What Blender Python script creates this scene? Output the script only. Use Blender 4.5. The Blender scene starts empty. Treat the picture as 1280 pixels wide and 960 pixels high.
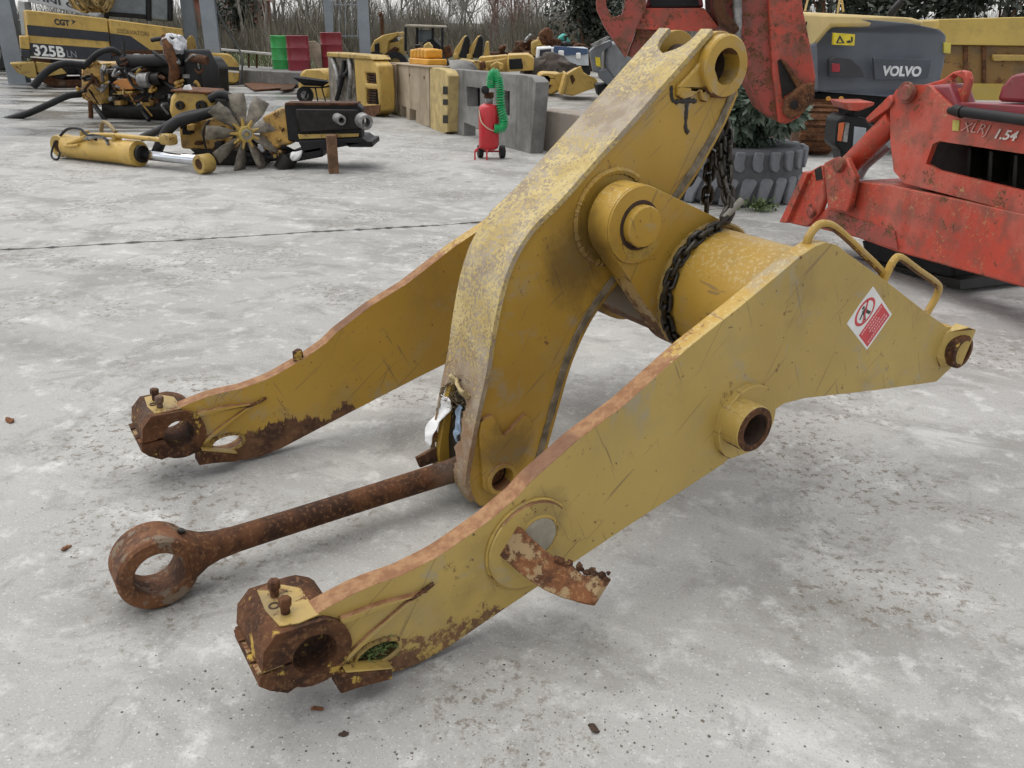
import bpy, bmesh, math, random
from mathutils import Vector, Matrix
from mathutils.geometry import tessellate_polygon
random.seed(7)
S = bpy.context.scene
C = S.collection
R = math.radians
# ---------------------------------------------------------------- camera, sky, sun, exposure
FPX, PITCH, ROLL, EYE = 1040.0, R(23.5), R(-0.8), 1.6
_F = Vector((0, math.cos(PITCH), -math.sin(PITCH))); _D = Vector((0, -math.sin(PITCH), -math.cos(PITCH))); _X = Vector((1, 0, 0))
CX = _X * math.cos(ROLL) + _D * math.sin(ROLL); CD = -_X * math.sin(ROLL) + _D * math.cos(ROLL)
cam = bpy.data.objects.new('camera', bpy.data.cameras.new('camera')); C.objects.link(cam)
m = Matrix((CX, -CD, -_F)).transposed().to_4x4(); m.translation = (0, 0, EYE)
cam.matrix_world = m
cam.data.sensor_width = 36; cam.data.lens = 36 * FPX / 1280; cam.data.clip_end = 2000; cam.data.clip_start = .05
S.camera = cam
SUN_EL, SUN_AZ = R(70), R(-60)          # azimuth from +Y towards +X
w = bpy.data.worlds.new('World'); S.world = w; w.use_nodes = True
nt = w.node_tree; nt.nodes.clear()
sky = nt.nodes.new('ShaderNodeTexSky'); sky.sky_type = 'NISHITA'; sky.sun_disc = False
sky.sun_elevation = SUN_EL; sky.sun_rotation = SUN_AZ; sky.air_density = 1.0; sky.dust_density = 1.0; sky.ozone_density = 1.0
hs = nt.nodes.new('ShaderNodeHueSaturation'); hs.inputs['Saturation'].default_value = .13
bg = nt.nodes.new('ShaderNodeBackground'); bg.inputs['Strength'].default_value = .145
wo = nt.nodes.new('ShaderNodeOutputWorld')
nt.links.new(sky.outputs[0], hs.inputs['Color']); nt.links.new(hs.outputs[0], bg.inputs[0]); nt.links.new(bg.outputs[0], wo.inputs[0])
sl = bpy.data.lights.new('sun', 'SUN'); sl.energy = 1.5; sl.angle = R(75); sl.color = (1, .975, .94)
so = bpy.data.objects.new('sun', sl); C.objects.link(so)
so.rotation_euler = Vector((math.sin(SUN_AZ) * math.cos(SUN_EL), math.cos(SUN_AZ) * math.cos(SUN_EL), math.sin(SUN_EL))).to_track_quat('Z', 'Y').to_euler()
S.view_settings.view_transform = 'Standard'; S.view_settings.look = 'None'; S.view_settings.gamma = 1
S.view_settings.exposure = 0.52
S.render.engine = 'CYCLES'
S.cycles.use_adaptive_sampling = True; S.cycles.adaptive_threshold = .06; S.cycles.use_denoising = True
S.cycles.max_bounces = 5; S.cycles.diffuse_bounces = 3; S.cycles.glossy_bounces = 3; S.cycles.transparent_max_bounces = 6

# ---------------------------------------------------------------- measuring aids: a spot seen at (x, y), at depth Y or on a level z
def ray(x, y): return _F + CX * ((x - 640) / FPX) + CD * ((y - 480) / FPX)
def at(x, y, Y):
    d = ray(x, y); return Vector((0, 0, EYE)) + d * (Y / d.y)
def gnd(x, y, z=0.0):
    d = ray(x, y); return Vector((0, 0, EYE)) + d * ((z - EYE) / d.z)

# ---------------------------------------------------------------- material helper
class NT:
    def __init__(s, name):
        s.m = bpy.data.materials.new(name); s.m.use_nodes = True; s.t = s.m.node_tree; s.t.nodes.clear()
        s.out = s.n('OutputMaterial'); s.b = s.n('BsdfPrincipled'); s.t.links.new(s.b.outputs[0], s.out.inputs[0])
        tc = s.n('TexCoord'); s.obj = tc.outputs['Object']
        g = s.n('NewGeometry'); s.normal = g.outputs['Normal']; s.pos = g.outputs['Position']
    def n(s, k): return s.t.nodes.new('ShaderNode' + k)
    def put(s, sock, v):
        if isinstance(v, bpy.types.NodeSocket): s.t.links.new(v, sock)
        elif isinstance(v, (tuple, list)): sock.default_value = (*v, 1) if len(v) == 3 and len(sock.default_value) == 4 else v
        else: sock.default_value = v
    def noise(s, scale, detail=4, rough=.55, co=None, dist=0):
        k = s.n('TexNoise'); s.put(k.inputs['Vector'], co or s.obj); k.inputs['Scale'].default_value = scale
        k.inputs['Detail'].default_value = detail; k.inputs['Roughness'].default_value = rough; k.inputs['Distortion'].default_value = dist
        return k.outputs[0]
    def vor(s, scale, co=None, feat='F1', out=0, rnd=1):
        k = s.n('TexVoronoi'); k.feature = feat; s.put(k.inputs['Vector'], co or s.obj); k.inputs['Scale'].default_value = scale
        k.inputs['Randomness'].default_value = rnd
        return k.outputs[out]
    def mapping(s, scale=(1, 1, 1), loc=(0, 0, 0), rot=(0, 0, 0), co=None):
        if any(rot) and tuple(scale) != (1, 1, 1): co = s.mapping(rot=rot, co=co); rot = (0, 0, 0)      # turn first, then stretch
        k = s.n('Mapping'); s.put(k.inputs['Vector'], co or s.obj); k.inputs['Scale'].default_value = scale
        k.inputs['Location'].default_value = loc; k.inputs['Rotation'].default_value = rot
        return k.outputs[0]
    def ss(s, v, a, b):      # smooth step a..b
        k = s.n('MapRange'); k.interpolation_type = 'SMOOTHSTEP'; s.put(k.inputs[0], v)
        k.inputs[1].default_value = a; k.inputs[2].default_value = b; return k.outputs[0]
    def mth(s, op, a, b=0.0):
        k = s.n('Math'); k.operation = op; s.put(k.inputs[0], a); s.put(k.inputs[1], b); k.use_clamp = False; return k.outputs[0]
    def mix(s, f, a, b, mode='MIX'):
        k = s.n('Mix'); k.data_type = 'RGBA'; k.blend_type = mode; s.put(k.inputs[0], f); s.put(k.inputs[6], a); s.put(k.inputs[7], b); return k.outputs[2]
    def sep(s, v):
        k = s.n('SeparateXYZ'); s.put(k.inputs[0], v); return k.outputs
    def bump(s, h, strength=.3, dist=.01):
        k = s.n('Bump'); s.put(k.inputs['Height'], h); k.inputs['Strength'].default_value = strength; k.inputs['Distance'].default_value = dist
        s.put(s.b.inputs['Normal'], k.outputs[0])
    def fin(s, col, rough=.6, metal=0.0, spec=.5):
        s.put(s.b.inputs['Base Color'], col); s.put(s.b.inputs['Roughness'], rough); s.put(s.b.inputs['Metallic'], metal)
        s.put(s.b.inputs['Specular IOR Level'], spec); return s.m
RUSTD, RUSTM, RUSTL = (.045, .020, .011), (.135, .055, .022), (.26, .13, .058)
def rust_col(k, sc=1.0):
    a = k.noise(9 * sc, 6, .65); b = k.noise(60 * sc, 4, .6)
    c = k.mix(k.ss(a, .36, .62), RUSTD, RUSTM); return k.mix(k.mth('MULTIPLY', k.ss(b, .5, .72), .75), c, RUSTL)
def paint(name, col, rust=.5, scale=1.0, dirt=.35, rough=.48, top=0.0, chip=(.16, .09, .05), scratch=.5, faded=None, fleck=None):
    """Worn paint: large tone drift, grime, chips down to rust, fine scratches; `top` adds wear on upward faces."""
    k = NT(name)
    drift = k.noise(1.7 * scale, 3, .5)
    c = k.mix(k.ss(drift, .3, .7), tuple(v * .86 for v in col), tuple(min(1, v * 1.1) for v in col))
    fade = k.noise(5 * scale, 5, .6)
    lum = sum(col) / 3
    c = k.mix(k.mth('MULTIPLY', k.ss(fade, .52, .75), .28), c, tuple(.55 * v + .45 * lum * 1.25 for v in col))
    if faded: c = k.mix(k.mth('MULTIPLY', k.ss(k.noise(2.1 * scale, 4, .6, k.mapping((1, 1, .45), (3, 1, 2))), .5, .66), .55), c, faded)
    # grime
    gr = k.noise(3.3 * scale, 8, .68); c = k.mix(k.mth('MULTIPLY', k.ss(gr, .5 if dirt < .6 else .43, .74 if dirt < .6 else .66), dirt), c, (.075, .062, .042))
    # scratches in two directions
    s1 = k.noise(7 * scale, 3, .5, k.mapping((1, 1, 14), rot=(0, R(38), 0))); s2 = k.noise(6 * scale, 3, .5, k.mapping((13, 3, 1), rot=(0, R(20), 0)))
    sc = k.mth('MAXIMUM', k.ss(s1, .69, .73), k.ss(s2, .70, .74)); sc = k.mth('MULTIPLY', sc, scratch)
    c = k.mix(sc, c, chip)
    if fleck: c = k.mix(k.mth('MULTIPLY', k.mth('MULTIPLY', k.ss(k.noise(24 * scale, 5, .7), .56, .62), k.ss(k.noise(2.6 * scale, 3, .5), .47, .62)), .85), c, fleck)
    # rust chips
    r1 = k.noise(4.5 * scale, 9, .72, dist=.4); r2 = k.noise(38 * scale, 5, .7)
    v = k.mth('ADD', k.mth('MULTIPLY', r1, .7), k.mth('MULTIPLY', r2, .3))
    if top:
        up = k.ss(k.sep(k.normal)[2], .35, .8); v = k.mth('ADD', v, k.mth('MULTIPLY', up, top))
    lo = .69 - .2 * rust
    mask = k.ss(v, lo, lo + .05)
    c = k.mix(mask, c, rust_col(k, scale))
    k.bump(k.mth('ADD', k.mth('MULTIPLY', mask, -.6), k.mth('MULTIPLY', r2, .35)), .35, .006)
    rr = k.mth('ADD', k.mth('MULTIPLY', mask, .35), k.mth('ADD', rough - .08, k.mth('MULTIPLY', gr, .2)))
    return k.fin(c, rr)
def rusty(name, tint=1.0, paintcol=None, amount=.0, rough=.85):
    k = NT(name); c = rust_col(k, 1.2)
    if tint != 1.0: c = k.mix(1.0, c, (tint, tint, tint), 'MULTIPLY')
    if paintcol:
        a = k.noise(14, 6, .7); c = k.mix(k.ss(a, .62 - .25 * amount, .68 - .25 * amount), c, paintcol)
    gx = k.noise(2.5, 5, .6); c = k.mix(k.mth('MULTIPLY', k.ss(gx, .55, .75), .35), c, (.22, .19, .16))
    n2 = k.noise(85, 5, .7); k.bump(k.mth('ADD', n2, k.noise(18, 4, .6)), .5, .006)
    return k.fin(c, rough, 0.0, .3)
def plain(name, col, rough=.6, metal=0.0, var=.25, scale=4.0, spec=.5, bump=.1):
    k = NT(name); a = k.noise(scale, 6, .65)
    c = k.mix(k.ss(a, .3, .72), tuple(v * (1 - var) for v in col), tuple(min(1, v * (1 + var * .6)) for v in col))
    if bump: k.bump(k.noise(scale * 9, 4, .6), bump, .01)
    return k.fin(c, rough, metal, spec)

# ---------------------------------------------------------------- mesh helpers
def new_bm(): return bmesh.new()
def tri_prism(bm, loops, d0, d1, place):
    """Prism of a flat outline with holes. loops: [(u,v),...] outer first; place(u,v,d)->Vector."""
    flat = [p for l in loops for p in l]
    tris = tessellate_polygon([[Vector((p[0], p[1], 0)) for p in l] for l in loops])
    a = [bm.verts.new(place(p[0], p[1], d0)) for p in flat]; b = [bm.verts.new(place(p[0], p[1], d1)) for p in flat]
    for t in tris:
        try:
            bm.faces.new([a[i] for i in t]); bm.faces.new([b[i] for i in reversed(t)])
        except ValueError: pass
    o = 0
    for l in loops:
        n = len(l)
        for i in range(n):
            j = (i + 1) % n
            try: bm.faces.new((a[o + i], a[o + j], b[o + j], b[o + i]))
            except ValueError: pass
        o += n
    return bm
def circ(cx, cy, r, n=24, a0=0.0, ry=None): return [(cx + r * math.cos(a0 + 2 * math.pi * i / n), cy + (ry or r) * math.sin(a0 + 2 * math.pi * i / n)) for i in range(n)]
def arc(cx, cy, r, a0, a1, n=12): return [(cx + r * math.cos(R(a0 + (a1 - a0) * i / n)), cy + r * math.sin(R(a0 + (a1 - a0) * i / n))) for i in range(n + 1)]
def box(bm, x0, x1, y0, y1, z0, z1, M=None):
    vs = [Vector((x, y, z)) for z in (z0, z1) for y in (y0, y1) for x in (x0, x1)]
    if M: vs = [M @ v for v in vs]
    v = [bm.verts.new(p) for p in vs]
    for f in ((0, 2, 3, 1), (4, 5, 7, 6), (0, 1, 5, 4), (2, 6, 7, 3), (0, 4, 6, 2), (1, 3, 7, 5)): bm.faces.new([v[i] for i in f])
    return bm
def smooth_path(pts, per=6):
    pts = [Vector(p) for p in pts]; out = []
    for i in range(len(pts) - 1):
        p0 = pts[max(i - 1, 0)]; p1 = pts[i]; p2 = pts[i + 1]; p3 = pts[min(i + 2, len(pts) - 1)]
        for k in range(per):
            t = k / per
            out.append(.5 * ((2 * p1) + (p2 - p0) * t + (2 * p0 - 5 * p1 + 4 * p2 - p3) * t * t + (3 * p1 - p0 - 3 * p2 + p3) * t ** 3))
    out.append(pts[-1]); return out
def tube(bm, pts, r, n=8, cap=True, closed=False):
    """Swept round bar; r is one radius or one per point."""
    pts = [Vector(p) for p in pts]; N = len(pts); rr = r if isinstance(r, (list, tuple)) else [r] * N
    rings = []; up = None
    for i in range(N):
        t = (pts[(i + 1) % N] - pts[i - 1]) if closed else (pts[min(i + 1, N - 1)] - pts[max(i - 1, 0)])
        t.normalize()
        if up is None: up = t.orthogonal().normalized()
        up = (up - t * up.dot(t)); up = up.normalized() if up.length > 1e-6 else t.orthogonal().normalized()
        s = t.cross(up)
        rings.append([bm.verts.new(pts[i] + (up * math.cos(2 * math.pi * k / n) + s * math.sin(2 * math.pi * k / n)) * rr[i]) for k in range(n)])
    for i in range(N if closed else N - 1):
        a, b = rings[i], rings[(i + 1) % N]
        for k in range(n): bm.faces.new((a[k], a[(k + 1) % n], b[(k + 1) % n], b[k]))
    if cap and not closed: bm.faces.new(list(reversed(rings[0]))); bm.faces.new(rings[-1])
    return bm
def lathe(bm, prof, p0, axis, n=24):
    """Surface of revolution: prof [(radius, distance along axis)]; closed where radius is 0."""
    ax = Vector(axis).normalized(); u = ax.orthogonal().normalized(); v = ax.cross(u); p0 = Vector(p0); rings = []
    for r, h in prof:
        c = p0 + ax * h
        rings.append([bm.verts.new(c)] if r < 1e-6 else [bm.verts.new(c + (u * math.cos(2 * math.pi * k / n) + v * math.sin(2 * math.pi * k / n)) * r) for k in range(n)])
    for a, b in zip(rings, rings[1:]):
        for k in range(n):
            k2 = (k + 1) % n
            if len(a) == 1 and len(b) == 1: continue
            if len(a) == 1: bm.faces.new((a[0], b[k2], b[k]))
            elif len(b) == 1: bm.faces.new((a[k], a[k2], b[0]))
            else: bm.faces.new((a[k], a[k2], b[k2], b[k]))
    return bm
def ring(bm, p0, axis, ro, ri, h, n=28):
    b = min(.006, (ro - ri) * .25, h * .2)
    return lathe(bm, [(ri, 0), (ro - b, 0), (ro, b), (ro, h - b), (ro - b, h), (ri, h), (ri, 0)], p0, axis, n)
def solid(bm, p0, axis, r, h, n=24, b=None):
    b = min(.006, r * .2, h * .2) if b is None else b
    return lathe(bm, [(0, 0), (r - b, 0), (r, b), (r, h - b), (r - b, h), (0, h)], p0, axis, n)
def jitter(bm, amt, seed=1, sc=6.0):
    from mathutils import noise
    for v in bm.verts: v.co += noise.noise_vector(v.co * sc + Vector((seed, 0, 0))) * amt
def obj(name, bm, mat, parent=None, bevel=0.0, local=False, ang=35, sub=0, seg=2):
    bmesh.ops.recalc_face_normals(bm, faces=bm.faces[:])
    me = bpy.data.meshes.new(name); bm.to_mesh(me); bm.free()
    o = bpy.data.objects.new(name, me); C.objects.link(o)
    for mt in (mat if isinstance(mat, (list, tuple)) else [mat]): me.materials.append(mt)
    if parent:
        if not local:
            q = parent
            while q.parent: q = q.parent
            bl = Matrix.LocRotScale(q.location, q.rotation_euler, None).inverted(); me.transform(bl)
        o.parent = parent
    if bevel:
        b = o.modifiers.new('bevel', 'BEVEL'); b.width = bevel; b.segments = seg; b.limit_method = 'ANGLE'; b.angle_limit = R(40); b.harden_normals = False
    me.shade_smooth(); me.set_sharp_from_angle(angle=R(ang))
    return o
def tag(o, label, cat, group=None):
    o['label'] = label; o['category'] = cat
    if group: o['group'] = group
    return o
def thing(name, label, cat, loc=(0, 0, 0), rz=0.0, group=None):
    o = bpy.data.objects.new(name, None); C.objects.link(o); o.empty_display_size = .1
    o.location = loc; o.rotation_euler = (0, 0, rz); return tag(o, label, cat, group)
def dup(root, loc=None, rz=None, label=None, scale=None):
    r = root.copy(); C.objects.link(r)
    if loc is not None: r.location = loc
    if rz is not None: r.rotation_euler = (0, 0, rz)
    if scale is not None: r.scale = scale if isinstance(scale, (tuple, list)) else (scale,) * 3
    if label: r['label'] = label
    for ch in list(root.children):
        c = ch.copy(); C.objects.link(c); c.parent = r
        for g in list(ch.children):
            d = g.copy(); C.objects.link(d); d.parent = c
    return r
class VP:
    """An upright working plane through two ground points; local x along it, y away from the viewer, z up."""
    def __init__(s, A, B):
        s.A = Vector((A[0], A[1], 0)); d = Vector((B[0] - A[0], B[1] - A[1], 0)); s.u = d.normalized(); s.n = Vector((-s.u.y, s.u.x, 0)); s.rz = math.atan2(s.u.y, s.u.x)
    def q(s, x, y, d=0.0):
        r = ray(x, y); e = Vector((0, 0, EYE)); t = ((s.A + s.n * d) - e).dot(s.n) / r.dot(s.n); P = e + r * t
        return ((P - s.A).dot(s.u), P.z)
    def qs(s, pts, d=0.0): return [s.q(x, y, d) for x, y in pts]
    def place(s, u, v, d): return Vector((u, d, v))          # local coordinates
    def prism(s, bm, pts, d0, d1, holes=()):                 # pts measured at depth d0
        return tri_prism(bm, [s.qs(pts, d0)] + [s.qs(h, d0) for h in holes], d0, d1, s.place)
    def loc(s): return tuple(s.A)
# ================================================================ ground
def stains(k, base, dark, light):
    p = k.pos
    a = k.noise(.35, 5, .6, p); b = k.noise(1.6, 8, .68, p, .5); c2 = k.noise(7, 6, .7, p); f = k.noise(42, 4, .7, p)
    st = k.noise(1.3, 6, .62, k.mapping((.25, 1.6, 1), rot=(0, 0, R(24)), co=p)); st2 = k.noise(2.2, 6, .65, k.mapping((1.5, .55, 1), rot=(0, 0, R(-58)), co=p), .8)
    c = k.mix(k.ss(a, .35, .68), tuple(v * .86 for v in base), tuple(v * 1.08 for v in base))
    c = k.mix(k.mth('MULTIPLY', k.ss(b, .5, .62), .55), c, dark)
    c = k.mix(k.mth('MULTIPLY', k.ss(st, .52, .66), .5), c, dark)
    c = k.mix(k.mth('MULTIPLY', k.ss(st2, .54, .72), .36), c, light)
    c = k.mix(k.mth('MULTIPLY', k.ss(c2, .52, .70), .5), c, light)
    c = k.mix(k.mth('MULTIPLY', k.ss(k.noise(3.1, 7, .72, p, .8), .53, .62), .4), c, tuple(v * .9 for v in dark))
    c = k.mix(k.mth('MULTIPLY', k.ss(f, .58, .72), .5), c, tuple(v * .72 for v in dark))
    return c, b, f
k = NT('concrete_slab_surface')
c, nb, nf = stains(k, (.385, .378, .358), (.215, .208, .192), (.68, .675, .65))
px, py, pz = k.sep(k.pos)
c = k.mix(k.mth('MULTIPLY', k.ss(k.noise(150, 2, .6, k.pos), .56, .70), .45), c, (.17, .165, .155)); c = k.mix(k.mth('MULTIPLY', k.ss(k.noise(110, 2, .6, k.mapping(loc=(3, 5, 0), co=k.pos)), .60, .72), .5), c, (.66, .66, .64))
# brown dirt patches, peppery, in the near yard
d1 = k.noise(1.1, 3, .5, k.pos); d2 = k.noise(26, 7, .75, k.pos)
dm = k.mth('MULTIPLY', k.ss(d1, .48, .60), k.ss(d2, .52, .6)); c = k.mix(k.mth('MULTIPLY', dm, .8), c, (.14, .115, .085))
# small dark drip spots
v = k.vor(1.35, k.mapping((1, 1, 0), co=k.pos)); vs = k.ss(k.mth('ADD', v, k.mth('MULTIPLY', nf, .05)), .112, .075)
c = k.mix(k.mth('MULTIPLY', vs, k.mth('MULTIPLY', k.ss(k.noise(.5, 2, .5, k.pos), .44, .56), .62)), c, (.15, .15, .14))
# oily wet yard around the engines (a puddled area with its own edge)
wet = k.mth('ADD', py, k.mth('MULTIPLY', px, -.42)); wet = k.mth('ADD', wet, k.mth('MULTIPLY', k.mth('SUBTRACT', k.noise(.55, 6, .65, k.pos, .3), .5), 7.5))
wm = k.ss(wet, 14.0, 16.2); wm = k.mth('MULTIPLY', wm, k.ss(px, -1.2, -3.4)); wm = k.mth('MULTIPLY', wm, k.ss(k.noise(.8, 5, .6, k.mapping((.5, 1.6, 1), co=k.pos), .6), .36, .56))
c = k.mix(k.mth('MULTIPLY', wm, .85), c, (.075, .07, .06))
rg = k.mth('SUBTRACT', k.mth('ADD', .84, k.mth('MULTIPLY', nb, .1)), k.mth('MULTIPLY', wm, .66))
k.bump(k.mth('ADD', nf, k.mth('MULTIPLY', nb, .8)), .35, .006)
M_conc = k.fin(c, rg, 0, .4)
M_earth = plain('dark_earth', (.095, .086, .072), .95, var=.5, scale=3)
k = NT('verge_grass'); a = k.noise(.2, 6, .6, k.pos); b = k.noise(3, 5, .6, k.pos)
M_verge = k.fin(k.mix(k.ss(a, .4, .6), (.07, .075, .035), k.mix(k.ss(b, .4, .6), (.12, .10, .06), (.05, .065, .03))), .95)
k = NT('gravel'); a = k.vor(16, k.pos, out=1); b = k.noise(1.2, 6, .7, k.pos)
M_gravel = k.fin(k.mix(k.ss(b, .35, .7), k.mix(.35, (.24, .225, .2), a, 'MULTIPLY'), (.36, .345, .32)), .95)
bm = new_bm(); box(bm, -500, 500, -60, 900, -.30, -.06)
g = obj('ground', bm, M_verge); g['kind'] = 'structure'
yard = bpy.data.objects.new('concrete_yard', None); C.objects.link(yard); yard['kind'] = 'structure'
# the joint runs from J0 along JD; both slabs have broken edges
J0 = Vector((-3.81, 6.03)); JD = Vector((3.51, 1.16)).normalized(); JN = Vector((-JD.y, JD.x))
rj = random.Random(3)
def jpt(t, off): p = J0 + JD * t + JN * off; return (p.x, p.y)
near_e, far_e = [], []
wob = 0
for i in range(-260, 481):
    t = i * .05 * (1 if -60 < i < 170 else 1); wob += rj.uniform(-.008, .008); wob *= .96
    gap = .022 + .026 * max(0, rj.gauss(0, .9)) + (.05 if rj.random() < .14 else 0)
    near_e.append(jpt(t, wob - gap * .5)); far_e.append(jpt(t, wob + gap * .5))
bm = new_bm(); tri_prism(bm, [near_e + [(45, near_e[-1][1]), (45, -12), (-45, -12), (-45, near_e[0][1])]], -.05, 0, lambda u, v, d: Vector((u, v, d)))
obj('slab', bm, M_conc, yard, ang=20)
bm = new_bm(); tri_prism(bm, [far_e + [(45, far_e[-1][1]), (45, 27), (-45, 27), (-45, far_e[0][1])]], -.05, 0, lambda u, v, d: Vector((u, v, d)))
obj('slab', bm, M_conc, yard, ang=20)
bm = new_bm(); tri_prism(bm, [near_e + list(reversed(far_e))], -.055, -.018, lambda u, v, d: Vector((u, v, d)))
obj('joint_fill', bm, M_earth, yard)
bm = new_bm()
tri_prism(bm, [[(-.2, 13.2), (.2, 12.6), (1.2, 12.1), (3, 12.0), (7, 13.5), (45, 15), (45, 40), (-5, 40), (-4, 27.2), (-3.2, 27.2), (-2.6, 18), (-1.2, 15.2)]], .001, .012, lambda u, v, d: Vector((u, v, d)))
g = obj('gravel_yard', bm, M_gravel); g['kind'] = 'structure'
# loose grit and crumbs: too many to count
bm = new_bm(); rg_ = random.Random(11)
clusters = [(gnd(*p), s) for p, s in (((805, 905), .14), ((620, 905), .12), ((725, 885), .1), ((585, 825), .1), ((380, 930), .12), ((255, 870), .1), ((500, 930), .1), ((760, 830), .14), ((930, 880), .2), ((1000, 930), .2), ((650, 640), .15), ((330, 400), .35), ((120, 620), .3), ((900, 600), .3))]
def crumb(p, r):
    h = r * rg_.uniform(.35, .8); n = rg_.choice((5, 6)); a0 = rg_.random() * 6
    b = [bm.verts.new((p[0] + r * rg_.uniform(.7, 1.2) * math.cos(a0 + 6.283 * i / n), p[1] + r * rg_.uniform(.7, 1.2) * math.sin(a0 + 6.283 * i / n), .0005)) for i in range(n)]
    t = bm.verts.new((p[0] + rg_.uniform(-.3, .3) * r, p[1] + rg_.uniform(-.3, .3) * r, h))
    for i in range(n): bm.faces.new((b[i], b[(i + 1) % n], t))
for p, s in clusters:
    for i in range(60):
        crumb((p.x + rg_.gauss(0, s), p.y + rg_.gauss(0, s * .7)), abs(rg_.gauss(0, .0017)) + .0006)
for i in range(260):
    q = gnd(rg_.uniform(-40, 1320), 330 + 640 * rg_.random() ** .7); crumb((q.x, q.y), abs(rg_.gauss(0, .0016)) + .0006)
o = obj('grit', bm, plain('grit_crumbs', (.15, .13, .105), .95, var=.6, scale=30), ang=10); o['kind'] = 'stuff'; o['label'] = 'fine dark grit and crumbs scattered over the concrete'

# ================================================================ loader lift arm
TH = R(33.36)
boom = thing('loader_lift_arm', 'big worn yellow loader lift arm with rusty tips and curved tilt lever, lying on concrete', 'lift arm', (-.751, 2.239, 0), TH)
def BP(s, z, w): return Vector((s, -w, z))
def bobj(name, bm, mat, parent=boom, bevel=.0, **kw): return obj(name, bm, mat, parent, bevel, local=True, **kw)
YEL = (.50, .325, .052)
k = NT('boom_yellow_paint')
n1 = k.noise(1.5, 4, .55); c = k.mix(k.ss(n1, .3, .7), (.36, .215, .03), (.46, .285, .045)); ny_ = k.sep(k.obj)[1]; c = k.mix(k.mth('MULTIPLY', k.ss(ny_, -.66, -.68), .7), c, k.mix(k.ss(n1, .3, .7), (.37, .265, .08), (.46, .34, .11)))
n2 = k.noise(4.2, 7, .65); c = k.mix(k.mth('MULTIPLY', k.ss(n2, .52, .72), .42), c, (.31, .255, .15))
n5 = k.noise(2.4, 8, .7, k.mapping((1, 1, 1), (4, 2, 1))); c = k.mix(k.mth('MULTIPLY', k.ss(n5, .53, .72), .55), c, (.235, .165, .055))
sA = k.noise(4.5, 2, .5, k.mapping((.55, 1, 17), rot=(0, R(38), 0)), .6); sB = k.noise(5, 2, .5, k.mapping((17, 1, .6), rot=(0, R(25), 0)), .5); sC = k.noise(3.3, 3, .5, k.mapping((.5, 1, 18), (3, 1, 0), rot=(0, R(62), 0)), .7)
sm = k.mth('MAXIMUM', k.ss(sA, .68, .71), k.mth('MAXIMUM', k.ss(sB, .70, .73), k.ss(sC, .68, .71))); c = k.mix(k.mth('MULTIPLY', sm, .7), c, (.20, .13, .06))
pits = k.ss(k.noise(55, 3, .6), .69, .74); c = k.mix(pits, c, (.10, .055, .028))
c = k.mix(k.mth('MULTIPLY', k.ss(k.noise(3.4, 7, .72, k.mapping(loc=(7, 3, 2)), .5), .55, .66), .5), c, (.30, .285, .24))
for (sx, sy, sz, sr, so_) in ((1.10, -.09, .87, .20, .62), (1.36, .03, .60, .26, .85), (.79, -.10, .21, .13, .5), (.56, -.69, .33, .10, .35), (1.60, -.26, .86, .11, .35)):  # grime spots at boss and ears that also paint in the shade there
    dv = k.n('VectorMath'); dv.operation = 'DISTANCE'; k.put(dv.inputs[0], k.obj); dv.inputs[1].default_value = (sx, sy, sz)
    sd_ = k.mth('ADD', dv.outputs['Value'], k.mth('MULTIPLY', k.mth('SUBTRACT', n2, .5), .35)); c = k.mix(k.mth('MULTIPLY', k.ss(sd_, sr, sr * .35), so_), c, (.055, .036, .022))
X, Y, Z = k.sep(k.obj); up = k.ss(k.sep(k.normal)[2], .35, .7)
r1 = k.noise(6, 9, .72, dist=.3); r2 = k.noise(45, 5, .7); rr = k.mth('ADD', k.mth('MULTIPLY', r1, .6), k.mth('MULTIPLY', r2, .4))
front = k.ss(X, 1.22, .75)                                    # the bucket half has lost its paint on top
rv = k.mth('ADD', rr, k.mth('MULTIPLY', up, k.mth('ADD', .0, k.mth('MULTIPLY', front, .36))))
belly = k.mth('MULTIPLY', k.ss(k.mth('ADD', Z, k.mth('MULTIPLY', k.noise(10, 6, .7, k.mapping((1, 1, .18))), -.25)), .03, -.045), k.ss(k.mth('ABSOLUTE', k.mth('SUBTRACT', X, .28)), .36, .2))
belly = k.mth('MULTIPLY', belly, k.mth('ADD', .36, k.mth('MULTIPLY', k.ss(Y, -.2, .2), .64)))
rv = k.mth('ADD', rv, k.mth('MULTIPLY', belly, .4))
dn = k.ss(k.sep(k.normal)[2], -.5, -.8); rv = k.mth('ADD', rv, k.mth('MULTIPLY', dn, .3))
mask = k.ss(rv, .585, .65)
rc = k.mix(k.ss(k.noise(8, 6, .65), .36, .62), (.055, .025, .015), (.15, .072, .034)); rc = k.mix(k.mth('MULTIPLY', k.ss(r2, .46, .68), .6), rc, (.22, .12, .055)); rc = k.mix(k.mth('MULTIPLY', up, .86), rc, k.mix(k.mth('MULTIPLY', k.ss(k.mth('ABSOLUTE', k.mth('SUBTRACT', X, .595)), .10, .06), .7), k.mix(k.ss(k.noise(26, 6, .7), .38, .64), (.23, .105, .045), (.36, .20, .095)), (.13, .06, .035)))
c = k.mix(mask, c, rc)
peel = k.mth('MULTIPLY', k.mth('MULTIPLY', up, k.ss(k.noise(70, 4, .65), .52, .6)), .55); c = k.mix(k.mth('MULTIPLY', peel, k.mth('SUBTRACT', 1.0, mask)), c, (.50, .40, .20))
k.bump(k.mth('ADD', k.mth('MULTIPLY', mask, -.5), k.mth('MULTIPLY', r2, .45)), .4, .005)
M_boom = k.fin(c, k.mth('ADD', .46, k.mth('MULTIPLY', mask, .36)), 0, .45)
k = NT('lever_flaking_plate')
a = k.noise(85, 5, .7); b = k.noise(5, 6, .68); v = k.mth('ADD', k.mth('MULTIPLY', a, .66), k.mth('MULTIPLY', b, .34))
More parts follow.
